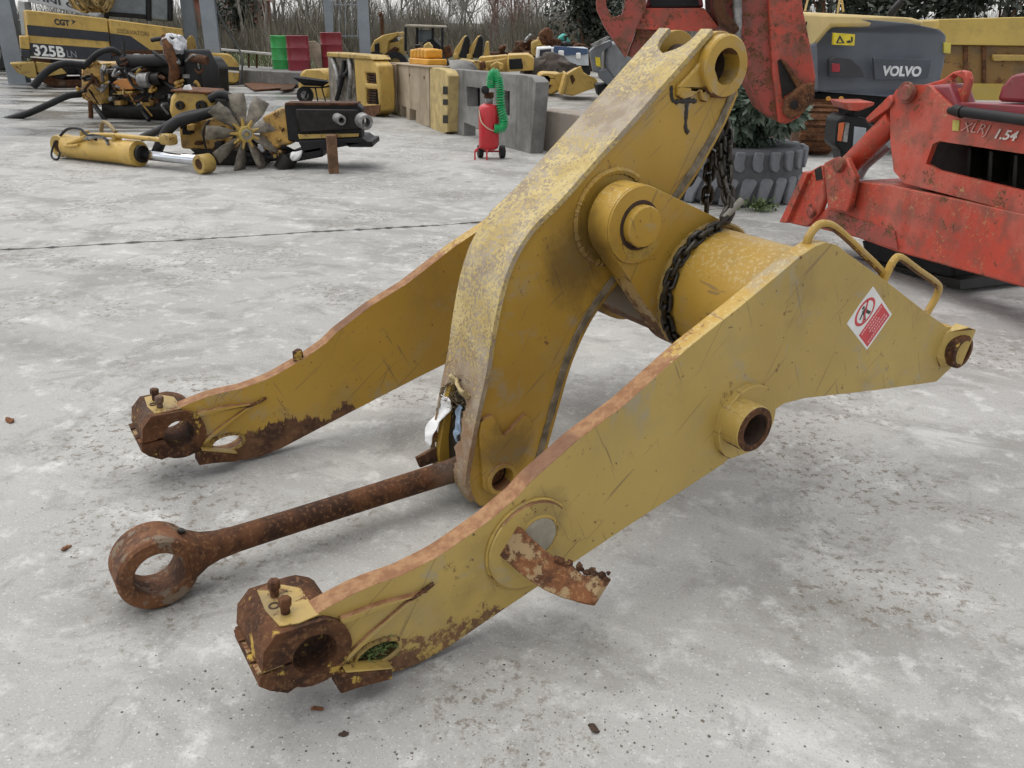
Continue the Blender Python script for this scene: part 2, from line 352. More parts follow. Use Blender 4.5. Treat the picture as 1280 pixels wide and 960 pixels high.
Z = k.sep(k.obj)[2]; v = k.mth('SUBTRACT', v, k.mth('MULTIPLY', k.ss(Z, .75, .35), .09))
v = k.mth('SUBTRACT', v, k.mth('MULTIPLY', k.mth('MULTIPLY', k.ss(Z, 1.22, 1.30), k.ss(Z, 1.42, 1.36)), .06))
g1 = k.mix(k.ss(k.noise(11, 5, .6), .4, .62), (.27, .215, .155), (.36, .305, .235)); g1 = k.mix(k.mth('MULTIPLY', k.ss(k.noise(5, 6, .7), .52, .7), .6), g1, (.22, .125, .06))
c = k.mix(k.ss(v, .455, .53), g1, k.mix(k.ss(k.noise(9, 4, .6), .35, .65), (.43, .32, .12), (.54, .43, .20)))
rl = k.mth('MULTIPLY', k.ss(Z, .62, .3), k.ss(k.noise(7, 7, .7), .4, .6)); c = k.mix(k.mth('MULTIPLY', rl, .75), c, (.20, .095, .04))
k.bump(k.mth('ADD', k.mth('MULTIPLY', k.ss(v, .475, .525), .7), k.mth('MULTIPLY', a, .5)), .45, .004)
M_leverplate = k.fin(c, .78, 0, .35)
M_clamp = rusty('clamp_rust', .78, (.42, .28, .06), .12)
M_rodrust = rusty('rod_rust', .8)
M_eye = rusty('eye_rust', 1.1, (.17, .125, .085), .3, .7)
M_bar = rusty('bar_rust', 1.5, (.33, .23, .12), .5)
M_grease_shade = plain('black_grease_shade', (.016, .013, .011), .45, var=.5, scale=30)
M_weld = paint('weld_bead_paint', (.42, .28, .06), .75, 1.6, .6)
M_darkhole = plain('dark_bore_rust', (.05, .028, .018), .9, var=.5, scale=25)  # near-black rust tone, also painted in for the darkness inside bores
TOP = [(-.104, .258), (-.104, .290), (-.06, .300), (.0, .311), (.044, .314), (.125, .314), (.214, .328), (.257, .340), (.376, .384), (.469, .430), (.515, .466), (.667, .550), (.72, .572), (.827, .616), (1.056, .744), (1.261, .838), (1.42, .917), (1.495, .956), (1.56, .979), (1.612, .985), (1.671, .968), (1.733, .932), (1.968, .808), (2.259, .646), (2.43, .556), (2.49, .545)]
REAR = [(2.555, .52), (2.58, .465), (2.57, .41), (2.53, .365)]
BOT = [(2.445, .325), (2.035, .383), (1.639, .446), (1.53, .452), (1.46, .43), (1.36, .345), (1.27, .30), (.863, .195), (.701, .150), (.398, .066), (.251, .024), (.16, .010), (.10, .014), (.02, .03), (-.05, .055), (-.104, .122)]
PROF = TOP + REAR + BOT + arc(-.122, .19, .070, -72, 70, 10)
oval = [(.045 + .062 * math.cos(a) + .012 * math.sin(a), .105 + .034 * math.sin(a) - .006 * math.cos(a)) for a in [2 * math.pi * i / 20 for i in range(20)]]
CLAMP = [(-.252, .196), (-.243, .25), (-.208, .286), (-.115, .284)] + arc(-.122, .19, .094, 70, -125, 16) + [(-.20, .108), (-.242, .135), (-.262, .16), (-.256, .186)] + [(-.178, .186)] + list(reversed(arc(-.122, .19, .056, -176, 176, 22))) + [(-.178, .196)]
M_tip = paint('tip_yellow', (.40, .27, .07), .78, 2.4, .6)
def bolt(parent, s, w, z, h=.035, r=.013):
    bm = new_bm(); solid(bm, BP(s, z, w), (0, 0, 1), r * .72, h * .45, 10); solid(bm, BP(s, z + h * .42, w), (.12, .05, 1), r, h * .58, 6)
    return bobj('bolt', bm, M_clamp, parent, .0015)
def weld(parent, pts, r=.008, mat=None):
    pp = smooth_path(pts, 8); rw = random.Random(len(pts)); bm = new_bm(); tube(bm, pp, [r * rw.uniform(.75, 1.15) for _ in pp], 6)
    return bobj('weld_bead', bm, mat or M_weld, parent)
def make_arm(out):     # out=+1: arm whose outer face is seen; -1: arm whose inner face is seen
    w1 = .684 if out > 0 else -.684; w0 = w1 - .058; seen = w1          # the seen face is on the +w side for both
    bm = new_bm(); tri_prism(bm, [PROF, oval], w0, w1, BP)
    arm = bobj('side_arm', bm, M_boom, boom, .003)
    bm = new_bm(); tri_prism(bm, [CLAMP], seen - .19, seen + .018, BP); jitter(bm, .003, 3 + out, 30)
    cl = bobj('pinch_clamp', bm, M_clamp, boom, .008)
    bm = new_bm(); tri_prism(bm, [[(-.196, seen - .17), (-.202, seen - .08), (-.192, seen - .004), (-.15, seen + .008), (-.098, seen + .004), (-.10, seen - .12), (-.15, seen - .178)]], .2845, .2885, lambda u, v_, d: Vector((u, -v_, d))); jitter(bm, .003, 5, 40); bobj('cap_plate', bm, M_tip, cl, .002)
    for j_, (sw0, sw1) in enumerate(((-.17, -.12), (-.11, -.07), (-.06, -.03), (-.02, .012))):
        bm = new_bm(); box(bm, -.266 + .004 * (j_ % 2), -.20, -(seen + sw1), -(seen + sw0), .1875, .1945); jitter(bm, .003, j_, 40); bobj('shim', bm, M_bar if j_ % 2 else M_clamp, cl, .001)
    for dw in (-.045, -.125): bolt(cl, -.165, seen + dw, .287, .046, .016)
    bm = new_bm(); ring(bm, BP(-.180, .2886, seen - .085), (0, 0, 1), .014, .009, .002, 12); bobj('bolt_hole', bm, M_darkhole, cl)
    # foot lug and ledge below the oval hole
    bm = new_bm(); tri_prism(bm, [[(-.078, .06), (-.074, .112), (-.055, .114), (.066, .066), (.066, .036), (-.03, .055)]], seen - .02, seen + .042, BP)
    bobj('foot_lug', bm, M_clamp, arm, .005)
    bm = new_bm(); tri_prism(bm, [[(-.058, .1155), (-.057, .121), (.069, .0715), (.067, .0665)]], seen + .0, seen + .040, BP); bobj('ledge', bm, M_tip, arm, .002)
    bm = new_bm(); n = len(oval); tube(bm, [BP(s, z, seen + .002) for s, z in oval], .007, 6, closed=True); bobj('hole_rim', bm, M_weld, arm)
    # stiffener: two ribs meeting behind the clamp
    for pts in ([(-.05, .262), (.06, .262), (.19, .243), (.06, .248), (-.05, .245)], [(-.045, .125), (.03, .17), (.15, .238), (.13, .238), (.02, .183), (-.05, .14)]):
        bm = new_bm(); tri_prism(bm, [pts], seen - .005, seen + .016, BP); bobj('rib', bm, M_boom, arm, .003)
    bm = new_bm(); tri_prism(bm, [[(-.06, .25), (.15, .238), (-.04, .14)]], seen - .005, seen + .006, BP); bobj('gusset', bm, M_boom, arm, .003)
    weld(arm, [BP(.14, .243, seen + .014), BP(.17, .246, seen + .010), BP(.21, .256, seen + .004)], .006, M_clamp)
    # rear pin boss
    bm = new_bm(); ring(bm, BP(2.494, .456, w0 - .02), (0, -1, 0), .066, .048, (w1 - w0) + .072); bobj('rear_boss', bm, M_clamp if out > 0 else M_boom, arm)
    bm = new_bm(); solid(bm, BP(2.494, .456, w0), (0, -1, 0), .0485, .075); bobj('bore_dark_disc', bm, M_darkhole, arm)  # dark disc standing in for the darkness down the rear bore
    bm = new_bm(); tri_prism(bm, [[(2.40, .44), (2.43, .535), (2.49, .56), (2.545, .54), (2.50, .40), (2.44, .39)]], w1 - .004, w1 + .055, BP)
    for v_ in bm.verts:
        if v_.co.x < 2.445 and -v_.co.y > w1 + .01: v_.co.y = -(w1 + .004)
    bobj('boss_pad', bm, M_boom, arm, .006)
    return arm
armN = make_arm(1); armF = make_arm(-1)
# lift cylinder boss on the near arm
bm = new_bm(); tri_prism(bm, [arc(1.335, .44, .128, -60, 240, 26)], .680, .708, BP); bobj('boss_disc', bm, M_boom, armN, .006)
bm = new_bm(); ring(bm, BP(1.285, .46, .60), (0, -1, 0), .076, .054, .178); bobj('lift_boss', bm, M_boom, armN, .0)
bm = new_bm(); ring(bm, BP(1.285, .46, .772), (0, -1, 0), .073, .053, .009); bobj('bush_edge', bm, M_clamp, armN)
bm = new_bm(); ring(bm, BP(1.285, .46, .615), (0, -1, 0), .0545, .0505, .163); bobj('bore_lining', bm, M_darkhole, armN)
bm = new_bm(); solid(bm, BP(1.285, .46, .66), (0, -1, 0), .051, .012); bobj('bore_dark_disc', bm, M_darkhole, armN)  # dark disc for the unlit end of the lift bore
# round patch and torn sleeve
bm = new_bm(); solid(bm, BP(.512, .268, .678), (0, -1, 0), .137, .020, 40, .004); patch = bobj('round_patch', bm, M_boom, armN)
weld(armN, [BP(.512 + .139 * math.cos(R(a)), .268 + .139 * math.sin(R(a)), .687) for a in range(40, 330, 24)], .006)
bm = new_bm(); ring(bm, BP(.535, .29, .690), (0, -1, 0), .068, .060, .010, 30); bobj('bore_ring', bm, M_weld, patch)
bm = new_bm(); solid(bm, BP(.535, .29, .690), (0, -1, 0), .060, .0095, 30); bobj('bore_face', bm, plain('grey_primer', (.33, .29, .22), .8, var=.2, scale=20), patch)
bm = new_bm(); st = []
rt = random.Random(5); NS = 14
for i in range(NS + 1):
    t = i / NS; ctr = Vector((.432 + .150 * t, 0, .318 - .092 * t - .035 * math.sin(t * 3.14))); ww = .695 + .215 * t
    wd = Vector((.60, 0, .80)) * (.047 - .006 * t); th = Vector((.70, 0, -.55)) * .020
    jag = 0 if t < .45 else rt.uniform(-.016, .012)
    a, b = ctr - wd, ctr + wd * (1 + jag * 12)
    st.append([bm.verts.new((p.x, -ww + (rt.uniform(-.004, .004)), p.z)) for p in (a, b, b + th * (1 + jag * 20), a + th)])
for a, b in zip(st, st[1:]):
    for i in range(4): bm.faces.new((a[i], a[(i + 1) % 4], b[(i + 1) % 4], b[i]))
bm.faces.new(list(reversed(st[0]))); bm.faces.new(st[-1])
bobj('torn_sleeve', bm, M_bar, armN, .004)
bm = new_bm(); rt = random.Random(9)
for i in range(16):
    t = .42 + .55 * i / 15; ctr = Vector((.432 + .150 * t, -(.695 + .215 * t), .318 - .092 * t - .035 * math.sin(t * 3.14))) + Vector((.60, 0, .80)) * .047 + Vector((.012, 0, -.006))
    bmesh.ops.create_icosphere(bm, subdivisions=1, radius=rt.uniform(.006, .013), matrix=Matrix.Translation(ctr + Vector((rt.uniform(-.01, .008), 0, rt.uniform(-.006, .008)))))
jitter(bm, .006, 4, 60)
o = bobj('torn_edge', bm, M_clamp, armN); o['kind'] = 'stuff'
# moss behind the oval hole
bm = new_bm(); rt = random.Random(2)
for i in range(320):
    p = Vector((.05 + rt.gauss(0, .028), -(.64 + rt.uniform(0, .045)), .105 + rt.gauss(0, .016))); d = Vector((rt.uniform(-1, 1), -rt.uniform(.2, 1), rt.uniform(-.3, 1))).normalized() * rt.uniform(.012, .03); s = d.orthogonal().normalized() * .0025
    v = [bm.verts.new(q) for q in (p - s, p + s, p + d)]; bm.faces.new(v)
o = bobj('moss', bm, plain('moss_green', (.14, .19, .06), .9, var=.5, scale=40), armN); o['kind'] = 'stuff'
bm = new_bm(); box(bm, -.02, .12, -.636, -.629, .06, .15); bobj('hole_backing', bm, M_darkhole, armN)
# grab rails
def rail(parent, pts, r=.0135, per=5):
    bm = new_bm(); tube(bm, smooth_path([BP(*p) for p in pts], per), r, 10); return bobj('grab_rail', bm, M_boom, parent)
rail(armN, [(1.565, .955, .645), (1.575, 1.0, .645), (1.61, 1.03, .645), (1.66, 1.028, .645), (1.73, .995, .645), (1.86, .915, .645), (1.975, .842, .645), (2.005, .815, .645), (2.015, .78, .645)])
rail(armN, [(2.0, .785, .655), (2.02, .83, .655), (2.04, .862, .655), (2.075, .868, .655), (2.20, .805, .655), (2.335, .738, .655), (2.365, .71, .655), (2.355, .67, .655), (2.305, .60, .655)])
rail(armF, [(2.30, .60, -.712), (2.36, .69, -.712), (2.42, .735, -.712), (2.68, .632, -.712), (2.90, .53, -.712), (2.91, .49, -.712), (2.72, .45, -.712), (2.55, .45, -.712)], .012)
bm = new_bm(); solid(bm, BP(.36, .372, -.71), (0, 0, 1), .02, .04, 10); jitter(bm, .006, 2, 40); bobj('stop_stub', bm, M_clamp, armF)
# safety sticker: one printed sheet on the near arm
def sticker(parent):
    P0 = Vector((1.899, .801)); A = Vector((1.79, .687)); D = Vector((2.046, .674))     # top corner, left corner, right corner
    a = A - P0; b = D - P0; mats = [plain('sticker_white', (.72, .71, .69), .5, var=.08, scale=20, bump=0), plain('sticker_red', (.55, .05, .06), .5, var=.15, scale=20, bump=0), plain('sticker_black', (.03, .03, .03), .5, bump=0), plain('sticker_pink', (.70, .33, .33), .5, bump=0)]
    bm = new_bm()
    def poly(pts, lvl, mi):
        before = len(bm.faces); q = [(P0.x + a.x * u + b.x * v, P0.y + a.y * u + b.y * v) for u, v in pts]
        tri_prism(bm, [q], .684 if lvl == 0 else .6848 + .0005 * (lvl - 1), .6848 + .0005 * lvl, BP); bm.faces.ensure_lookup_table()
        for f in bm.faces[before:]: f.material_index = mi
    poly([(0, .02), (.5, -.0), (1, .02), (.99, 1), (0, 1)], 0, 0)
    poly([(.06, .52), (.94, .52), (.94, .95), (.06, .95)], 1, 1)
    poly(circ(.50, .26, .36, 28, 0, .21), 1, 1); poly(circ(.50, .26, .285, 28, 0, .165), 2, 0)
    for p in ([(.44, .12), (.52, .12), (.52, .17), (.44, .17)], [(.40, .19), (.56, .18), (.58, .27), (.43, .28)], [(.42, .28), (.5, .28), (.46, .40), (.38, .40)], [(.5, .27), (.58, .27), (.66, .38), (.6, .41)], [(.56, .2), (.72, .25), (.7, .28), (.55, .24)]): poly(p, 3, 2)
    poly([(.24, .12), (.29, .10), (.76, .40), (.71, .42)], 4, 1)
    r_ = random.Random(4)
    for row, (u0, u1) in enumerate(((.10, .90), (.34, .66), (.30, .70), (.14, .62), (.12, .88))):
        vv = .56 + row * .075; u = u0
        while u < u1:
            wd = r_.uniform(.03, .06); poly([(u, vv), (u + wd, vv), (u + wd, vv + .035), (u, vv + .035)], 2, 3); u += wd + .02
    return bobj('warning_sticker', bm, mats, parent)
sticker(armN)
# cross tube
MID = -.0275
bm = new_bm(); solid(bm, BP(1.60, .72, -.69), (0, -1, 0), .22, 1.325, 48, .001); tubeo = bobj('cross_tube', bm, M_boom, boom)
weld(tubeo, [BP(1.60 + .228 * math.cos(R(a)), .72 + .228 * math.sin(R(a)), .62) for a in range(0, 361, 20)], .011)
def hull2(c1, r1, c2, r2, n=40):
    pts = circ(*c1, r1, n) + circ(*c2, r2, n); pts = sorted(set(pts))
    def half(ps):
        h = []
        for p in ps:
            while len(h) > 1 and (h[-1][0] - h[-2][0]) * (p[1] - h[-2][1]) - (h[-1][1] - h[-2][1]) * (p[0] - h[-2][0]) <= 0: h.pop()
            h.append(p)
        return h
    a = half(pts); b = half(list(reversed(pts))); return a[:-1] + b[:-1]
PIN = (1.243, .990)
for sgn in (1, -1):
    wa, wb = (.122, .222) if sgn > 0 else (2 * MID - .222, 2 * MID - .122)
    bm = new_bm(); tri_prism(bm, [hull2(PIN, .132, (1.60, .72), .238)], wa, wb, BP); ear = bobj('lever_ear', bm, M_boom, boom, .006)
    wf = wb if sgn > 0 else wa - .008
    bm = new_bm(); ring(bm, BP(*PIN, wf), (0, -1, 0), .130, .078, .008, 40); bobj('boss_face', bm, M_boom, ear)
    weld(ear, [BP(1.60 + .234 * math.cos(R(a)), .72 + .234 * math.sin(R(a)), wb + .004 if sgn > 0 else wa - .004) for a in range(20, 250, 16)], .012)
bm = new_bm(); solid(bm, BP(*PIN, 2 * MID - .246), (0, -1, 0), .070, .562, 36, .005); bobj('pivot_pin', bm, M_boom, boom)
bm = new_bm(); ring(bm, BP(*PIN, .2225), (0, -1, 0), .084, .0715, .0095, 36); bobj('pin_gap_ring', bm, M_darkhole, boom)  # dark rust ring standing in for the shaded gap around the pin
bm = new_bm(); tri_prism(bm, [arc(PIN[0] + .012, PIN[1] - .03, .088, 205, 335, 14) + arc(PIN[0], PIN[1] - .005, .082, 330, 210, 12)], .2302, .2312, BP); bobj('rust_run', bm, M_weld, boom)
# ---------------- tilt lever
LF = [(.668, .045), (.648, .10), (.648, .175), (.691, .379), (.726, .518), (.750, .655), (.780, .787), (.825, .900), (.900, .995), (1.008, 1.074), (1.132, 1.179), (1.29, 1.310), (1.445, 1.443), (1.616, 1.588)]
LB = [(.975, .09), (.997, .158), (1.051, .340), (1.098, .488), (1.173, .626), (1.275, .738), (1.43, .89), (1.585, 1.057), (1.670, 1.164), (1.745, 1.280), (1.79, 1.375)]
def smooth2(p, per=5): return [(v.x, v.z) for v in smooth_path([(x, 0, z) for x, z in p], per)]
lf = smooth2(LF); lb = smooth2(LB)
def inset(path, d, side):
    out = []
    for i in range(len(path)):
        a = path[max(i - 1, 0)]; b = path[min(i + 1, len(path) - 1)]; t = Vector((b[0] - a[0], b[1] - a[1])).normalized(); n = Vector((t.y, -t.x)) * side
        out.append((path[i][0] + n.x * d, path[i][1] + n.y * d))
    return out
lfi = inset(lf, .016, 1)           # side plates sit a little behind the front plate
HOLE = (1.675, 1.470)
side_prof = list(lfi) + arc(HOLE[0], HOLE[1], .112, 110, -25, 12) + list(reversed(lb)) + [(.93, .035), (.86, .004), (.76, .0), (.71, .012)]
lever = None
for w0, w1 in ((.062, .092), (-.147, -.117)):
    bm = new_bm(); tri_prism(bm, [side_prof, circ(*HOLE, .060, 26), circ(.79, .108, .046, 22)], w0, w1, BP)
    o = bobj('lever_side' if lever else 'tilt_lever', bm, M_boom, lever or boom, .003); lever = lever or o
def strip(path, wl, wr, thick, side, notch):
    """A plate bent along `path`, with notch(t) -> open w interval or None."""
    bm = new_bm(); L = [0]
    for a, b in zip(path, path[1:]): L.append(L[-1] + math.hypot(b[0] - a[0], b[1] - a[1]))
    inn = inset(path, thick, side); rows = []
    for i, (p, q) in enumerate(zip(path, inn)):
        nz = notch(L[i], L[-1]); cuts = (wl, nz[0], nz[1], wr) if nz else (wl, (wl + wr) / 2, (wl + wr) / 2, wr)
        rows.append(([bm.verts.new(BP(*p, x)) for x in cuts], [bm.verts.new(BP(*q, x)) for x in cuts], bool(nz)))
    for (a, ai, an), (b, bi, bn) in zip(rows, rows[1:]):
        for c0, c1 in ((0, 1), (2, 3)):
            bm.faces.new((a[c0], a[c1], b[c1], b[c0])); bm.faces.new((ai[c0], bi[c0], bi[c1], ai[c1]))
            for c_ in (c0, c1):
                if c_ in (0, 3) or an or bn: bm.faces.new((a[c_], b[c_], bi[c_], ai[c_]))
    for r_, i_, n_ in (rows[0], rows[-1]):
        for c0, c1 in ((0, 1), (2, 3)): bm.faces.new((r_[c0], r_[c1], i_[c1], i_[c0]))
    bmesh.ops.remove_doubles(bm, verts=bm.verts[:], dist=.0005)
    return bm
def fnotch(t, L):
    if t > L - .115:
        u = (t - (L - .115)) / .115; h = .078 * math.sqrt(max(0, 1 - (1 - min(1, u * 1.4)) ** 2)) if u > 0 else 0
        return (MID - h, MID + h) if h > .002 else None
    if t < .42:
        u = (.42 - t) / .29; h = min(1, u * 4.5); j = .006 * math.sin(t * 90) + .004 * math.sin(t * 230)
        return (MID - .035 - .088 * h + j, MID - .015 + .062 * h + .010 * math.sin(t * 60) + j)
    return None
# finer path where notches lie
lff = smooth2(LF, 22)
bobj('front_plate', strip(lff, -.1575, .1025, .018, 1, fnotch), M_leverplate, lever, .0)
bobj('back_plate', strip(smooth2(LB, 8), -.135, .080, .02, -1, lambda t, L: None), M_boom, lever)
for sgn in (1, -1):
    bm = new_bm(); ring(bm, BP(*HOLE, .088 if sgn > 0 else -.147 - .042), (0, -1, 0), .104, .060, .046, 34); bobj('end_boss', bm, M_boom, lever)
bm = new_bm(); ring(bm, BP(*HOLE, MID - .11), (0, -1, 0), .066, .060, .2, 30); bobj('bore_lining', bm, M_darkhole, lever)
PAD = [(1.518, 1.437), (1.481, 1.411), (1.482, 1.379), (1.504, 1.367), (1.561, 1.376), (1.585, 1.392), (1.599, 1.359), (1.624, 1.352), (1.636, 1.374), (1.660, 1.390), (1.666, 1.430), (1.62, 1.50), (1.58, 1.492)]
bm = new_bm(); tri_prism(bm, [PAD], .088, .110, BP); bobj('link_pad', bm, M_boom, lever, .008, seg=3)
for pts, r_ in (([(1.462, 1.411), (1.468, 1.374), (1.487, 1.359), (1.533, 1.362), (1.585, 1.357)], .0085), ([(1.54, 1.357), (1.543, 1.312), (1.546, 1.27), (1.56, 1.254)], .009), ([(1.594, 1.472), (1.609, 1.44), (1.612, 1.415)], .008), ([(1.647, 1.398), (1.66, 1.38)], .008)):
    bm = new_bm(); pp = smooth_path([BP(s, z, .0935) for s, z in pts], 6); tube(bm, pp, [r_ * random.uniform(.6, 1.3) for _ in pp], 8)
    for v_ in bm.verts: v_.co.y = -.0935 + (v_.co.y + .0935) * (.35 if pts[0][0] != 1.594 else 2.4)
    bobj('grease_shade_mark', bm, M_grease_shade, lever)  # dark marks around the pad: grease, with its edge shadows drawn in
MP = [(.700, .305), (.712, .355), (.735, .368), (.757, .358), (.79, .285), (.815, .285), (.865, .325), (.89, .333), (.915, .30), (.912, .265), (.86, .13), (.85, .09), (.81, .05), (.76, .05), (.715, .09)]
bm = new_bm(); tri_prism(bm, [smooth2(MP, 3), circ(.79, .108, .046, 22)], .088, .108, BP); bobj('foot_pad', bm, M_boom, lever, .006)
bm = new_bm(); ring(bm, BP(.79, .108, .105), (0, -1, 0), .062, .046, .010, 28); bobj('pin_ring', bm, M_boom, lever)
bm = new_bm(); solid(bm, BP(.79, .108, MID - .11), (0, -1, 0), .044, .2, 24); bobj('link_pin', bm, M_eye, lever)
weld(lever, [BP(PIN[0] + .158 * math.cos(R(a)), PIN[1] + .158 * math.sin(R(a)), .092) for a in range(50, 300, 18)], .014, M_boom)
M_seam = plain('worn_weld_seam', (.20, .165, .115), .85, var=.5, scale=22)
for nm_, seg_ in (('back_seam', smooth2(LB, 10)[4:56]), ('back_seam', smooth2(LB, 10)[64:])):
    o1 = inset(seg_, .018, -1); o2 = inset(seg_, .046, -1); bm = new_bm(); tri_prism(bm, [o1 + list(reversed(o2))], .090, .099, BP); jitter(bm, .004, 6, 40); bobj(nm_, bm, M_seam, lever, .004)
bm = new_bm(); tri_prism(bm, [[(.705, .05), (.70, .2), (.725, .36), (.745, .50), (.90, .50), (.92, .1), (.85, .02)]], -.1165, .0615, BP); bobj('foot_shade_fill', bm, M_grease_shade, lever)  # dark fill standing in for the shade inside the open lever foot
# ---------------- link rod
bm = new_bm(); E0 = Vector((-.36, -.005, .116)); E1 = Vector((.79, .0275, .115)); dr = (E1 - E0).normalized()
rp = [E0 + dr * t for t in (.085, .11, .14, .18, .24, .4, .6, .8, 1.0, 1.08, 1.14)]
tube(bm, rp, [.085, .072, .056, .046, .0415, .040, .040, .041, .043, .05, .055], 20); rod = bobj('link_rod', bm, M_rodrust, boom, ang=60)
ey = Vector((0.03, -1, 0)).normalized()
bm = new_bm(); lathe(bm, [(.074, 0), (.108, 0), (.116, .010), (.116, .05), (.1145, .055), (.116, .06), (.116, .118), (.108, .128), (.074, .128), (.070, .124), (.070, .004), (.074, 0)], E0 - ey * .064, ey, 44); bobj('rod_eye', bm, M_eye, rod)
bm = new_bm(); ring(bm, Vector((.79, .0275, .115)) - Vector((0, -.05, 0)), (0, -1, 0), .085, .044, .10, 28); bobj('rod_end', bm, M_rodrust, rod)
bm = new_bm(); solid(bm, E0 + Vector((.085, .0, .082)), (.55, 0, .8), .012, .012, 10); bobj('grease_nipple', bm, M_grease_shade, rod)
# ---------------- nest and rags stuffed in the lever's open foot
bm = new_bm(); rt = random.Random(8)
for i in range(200):
    p = Vector((.69 + rt.uniform(-.01, .03), -(MID - .02) + rt.gauss(0, .04), .38 + rt.gauss(0, .05))); d = Vector((rt.uniform(-1, 1), rt.uniform(-1, 1), rt.uniform(-1, .8))).normalized() * rt.uniform(.012, .032); s = d.orthogonal().normalized() * .0012
    p.y = max(-.06, min(.105, p.y)); v = [bm.verts.new(q) for q in (p - s, p + s, p + d + s, p + d - s)]; bm.faces.new(v)
o = bobj('nest', bm, plain('dry_straw', (.16, .12, .065), .95, var=.6, scale=30), None); o.parent = None; o.matrix_world = Matrix.LocRotScale(boom.location, boom.rotation_euler, None); o['kind'] = 'stuff'; o['label'] = 'dry straw nest in the open foot of the curved lever'
def crumple(name, outline, seed, mat, label, amt):
    bm = new_bm(); tri_prism(bm, [outline], .0, .004, lambda u, v, d: Vector((u, v, d)))
    bmesh.ops.subdivide_edges(bm, edges=bm.edges[:], cuts=3); return bm
def cloth(grid, nu, nv, fn, seed, amt):
    from mathutils import noise
    bm = new_bm(); V = [[None] * (nv + 1) for _ in range(nu + 1)]
    for i in range(nu + 1):
        for j in range(nv + 1):
            p = Vector(fn(i / nu, j / nv)); p += noise.noise_vector(p * 28 + Vector((seed, 0, 0))) * amt; V[i][j] = bm.verts.new(p)
    for i in range(nu):
        for j in range(nv): bm.faces.new((V[i][j], V[i + 1][j], V[i + 1][j + 1], V[i][j + 1]))
    return bm
def loose(name, bm, mat, label, cat, thick=.002):
    o = obj(name, bm, mat, None, ang=80); o.location = boom.location; o.rotation_euler = boom.rotation_euler
    sd = o.modifiers.new('thickness', 'SOLIDIFY'); sd.thickness = thick; return tag(o, label, cat)
loose('white_rag', cloth(0, 10, 22, lambda a, b: (.685 - .045 * b + .018 * math.sin(b * 5), .105 + .045 * a - .012 * math.sin(b * 7 + 1) + .02 * b - .03 * (1 - a) * (1 - b), .372 - .185 * b), 3, .012), plain('rag_white', (.74, .74, .73), .9, var=.08, scale=30), 'torn white rag hanging out of the curved lever foot', 'rag')
loose('blue_rag', cloth(0, 8, 14, lambda a, b: (.690 - .02 * b, -.015 + .035 * a + .01 * math.sin(b * 9), .37 - .13 * b), 7, .014), plain('rag_blue_grey', (.20, .27, .36), .9, var=.4, scale=40), 'crumpled blue grey rag deep inside the curved lever foot', 'rag')
loose('tan_foam', cloth(0, 10, 8, lambda a, b: (.688 + .02 * b, -.04 + .115 * a, .462 - .04 * b - .015 * math.sin(a * 6)), 5, .02), plain('foam_tan', (.42, .33, .17), .95, var=.3, scale=40), 'lump of tan foam stuck at the edge of the curved lever opening', 'foam', .012)
bm = new_bm(); tri_prism(bm, [[(.575, .14), (.66, .16), (.665, .10), (.59, .095)]], -.150, -.135, BP); jitter(bm, .004, 2, 20); bobj('bent_flap', bm, M_clamp, lever, .003)
# ---------------- chain
M_chain = plain('chain_steel', (.05, .045, .038), .36, .8, .5, 30)
chain = thing('steel_chain', 'dark oily steel chain looped around the cross tube of the yellow lift arm', 'chain', boom.location, TH)
bm = new_bm(); LKL, LKW, LKR = .044, .024, .0085
lp = arc(LKL / 2 - LKW / 2 + .006, 0, LKW / 2 + .004, -90, 90, 7) + arc(-(LKL / 2 - LKW / 2 + .006), 0, LKW / 2 + .004, 90, 270, 7)
tube(bm, [(x, y, 0) for x, y in lp], LKR, 8, closed=True)
link_me = None
def lay(path, roll0=0.0):
    global link_me
    P = smooth_path([Vector((s, -w_, z)) for s, w_, z in path], 12); d = 0; nxt = 0; i = 0; pitch = .0415
    for a, b in zip(P, P[1:]):
        L = (b - a).length
        while nxt <= d + L and L > 0:
            p = a.lerp(b, (nxt - d) / L); t = (b - a).normalized(); n = Vector((.3, .8, .5)); n = (n - t * n.dot(t)).normalized()
            n = Matrix.Rotation((i % 2) * math.pi / 2 + roll0 + random.uniform(-.25, .25), 3, t) @ n
            if link_me is None:
                o = bobj('chain_link', bm, M_chain, chain); link_me = o.data
            else:
                o = bpy.data.objects.new('chain_link', link_me); C.objects.link(o); o.parent = chain
            o.matrix_local = Matrix.Translation(p) @ Matrix((t, n.cross(t).normalized() * -1, n)).transposed().to_4x4(); nxt += pitch; i += 1
        d += L
tc_ = [(1.60 + .236 * math.cos(R(a)), .262, .72 + .236 * math.sin(R(a))) for a in (232, 212, 192, 172, 152, 132, 112, 96)]
lay(tc_ + [(1.643, .245, 1.005), (1.700, .15, 1.085), (1.752, .07, 1.172), (1.80, .03, 1.235), (1.79, .0, 1.285)], .8)
lay([(1.785, .04, 1.255), (1.765, .035, 1.19), (1.752, .03, 1.125), (1.752, .03, 1.036), (1.757, .03, .950)], .3)
lay([(1.80, -.01, 1.30), (1.775, -.02, 1.22), (1.735, -.02, 1.13), (1.69, -.02, 1.055), (1.64, -.03, .99)], .5)
lay([(1.82, .03, 1.25), (1.77, .09, 1.18), (1.715, .16, 1.08), (1.665, .22, 1.02)], .2)
bm = new_bm(); tube(bm, [BP(1.60, .98, .262), BP(1.69, 1.035, .255)], .0125, 10); bobj('tension_bar', bm, plain('bar_grey', (.22, .21, .18), .5, .3), chain, .003)

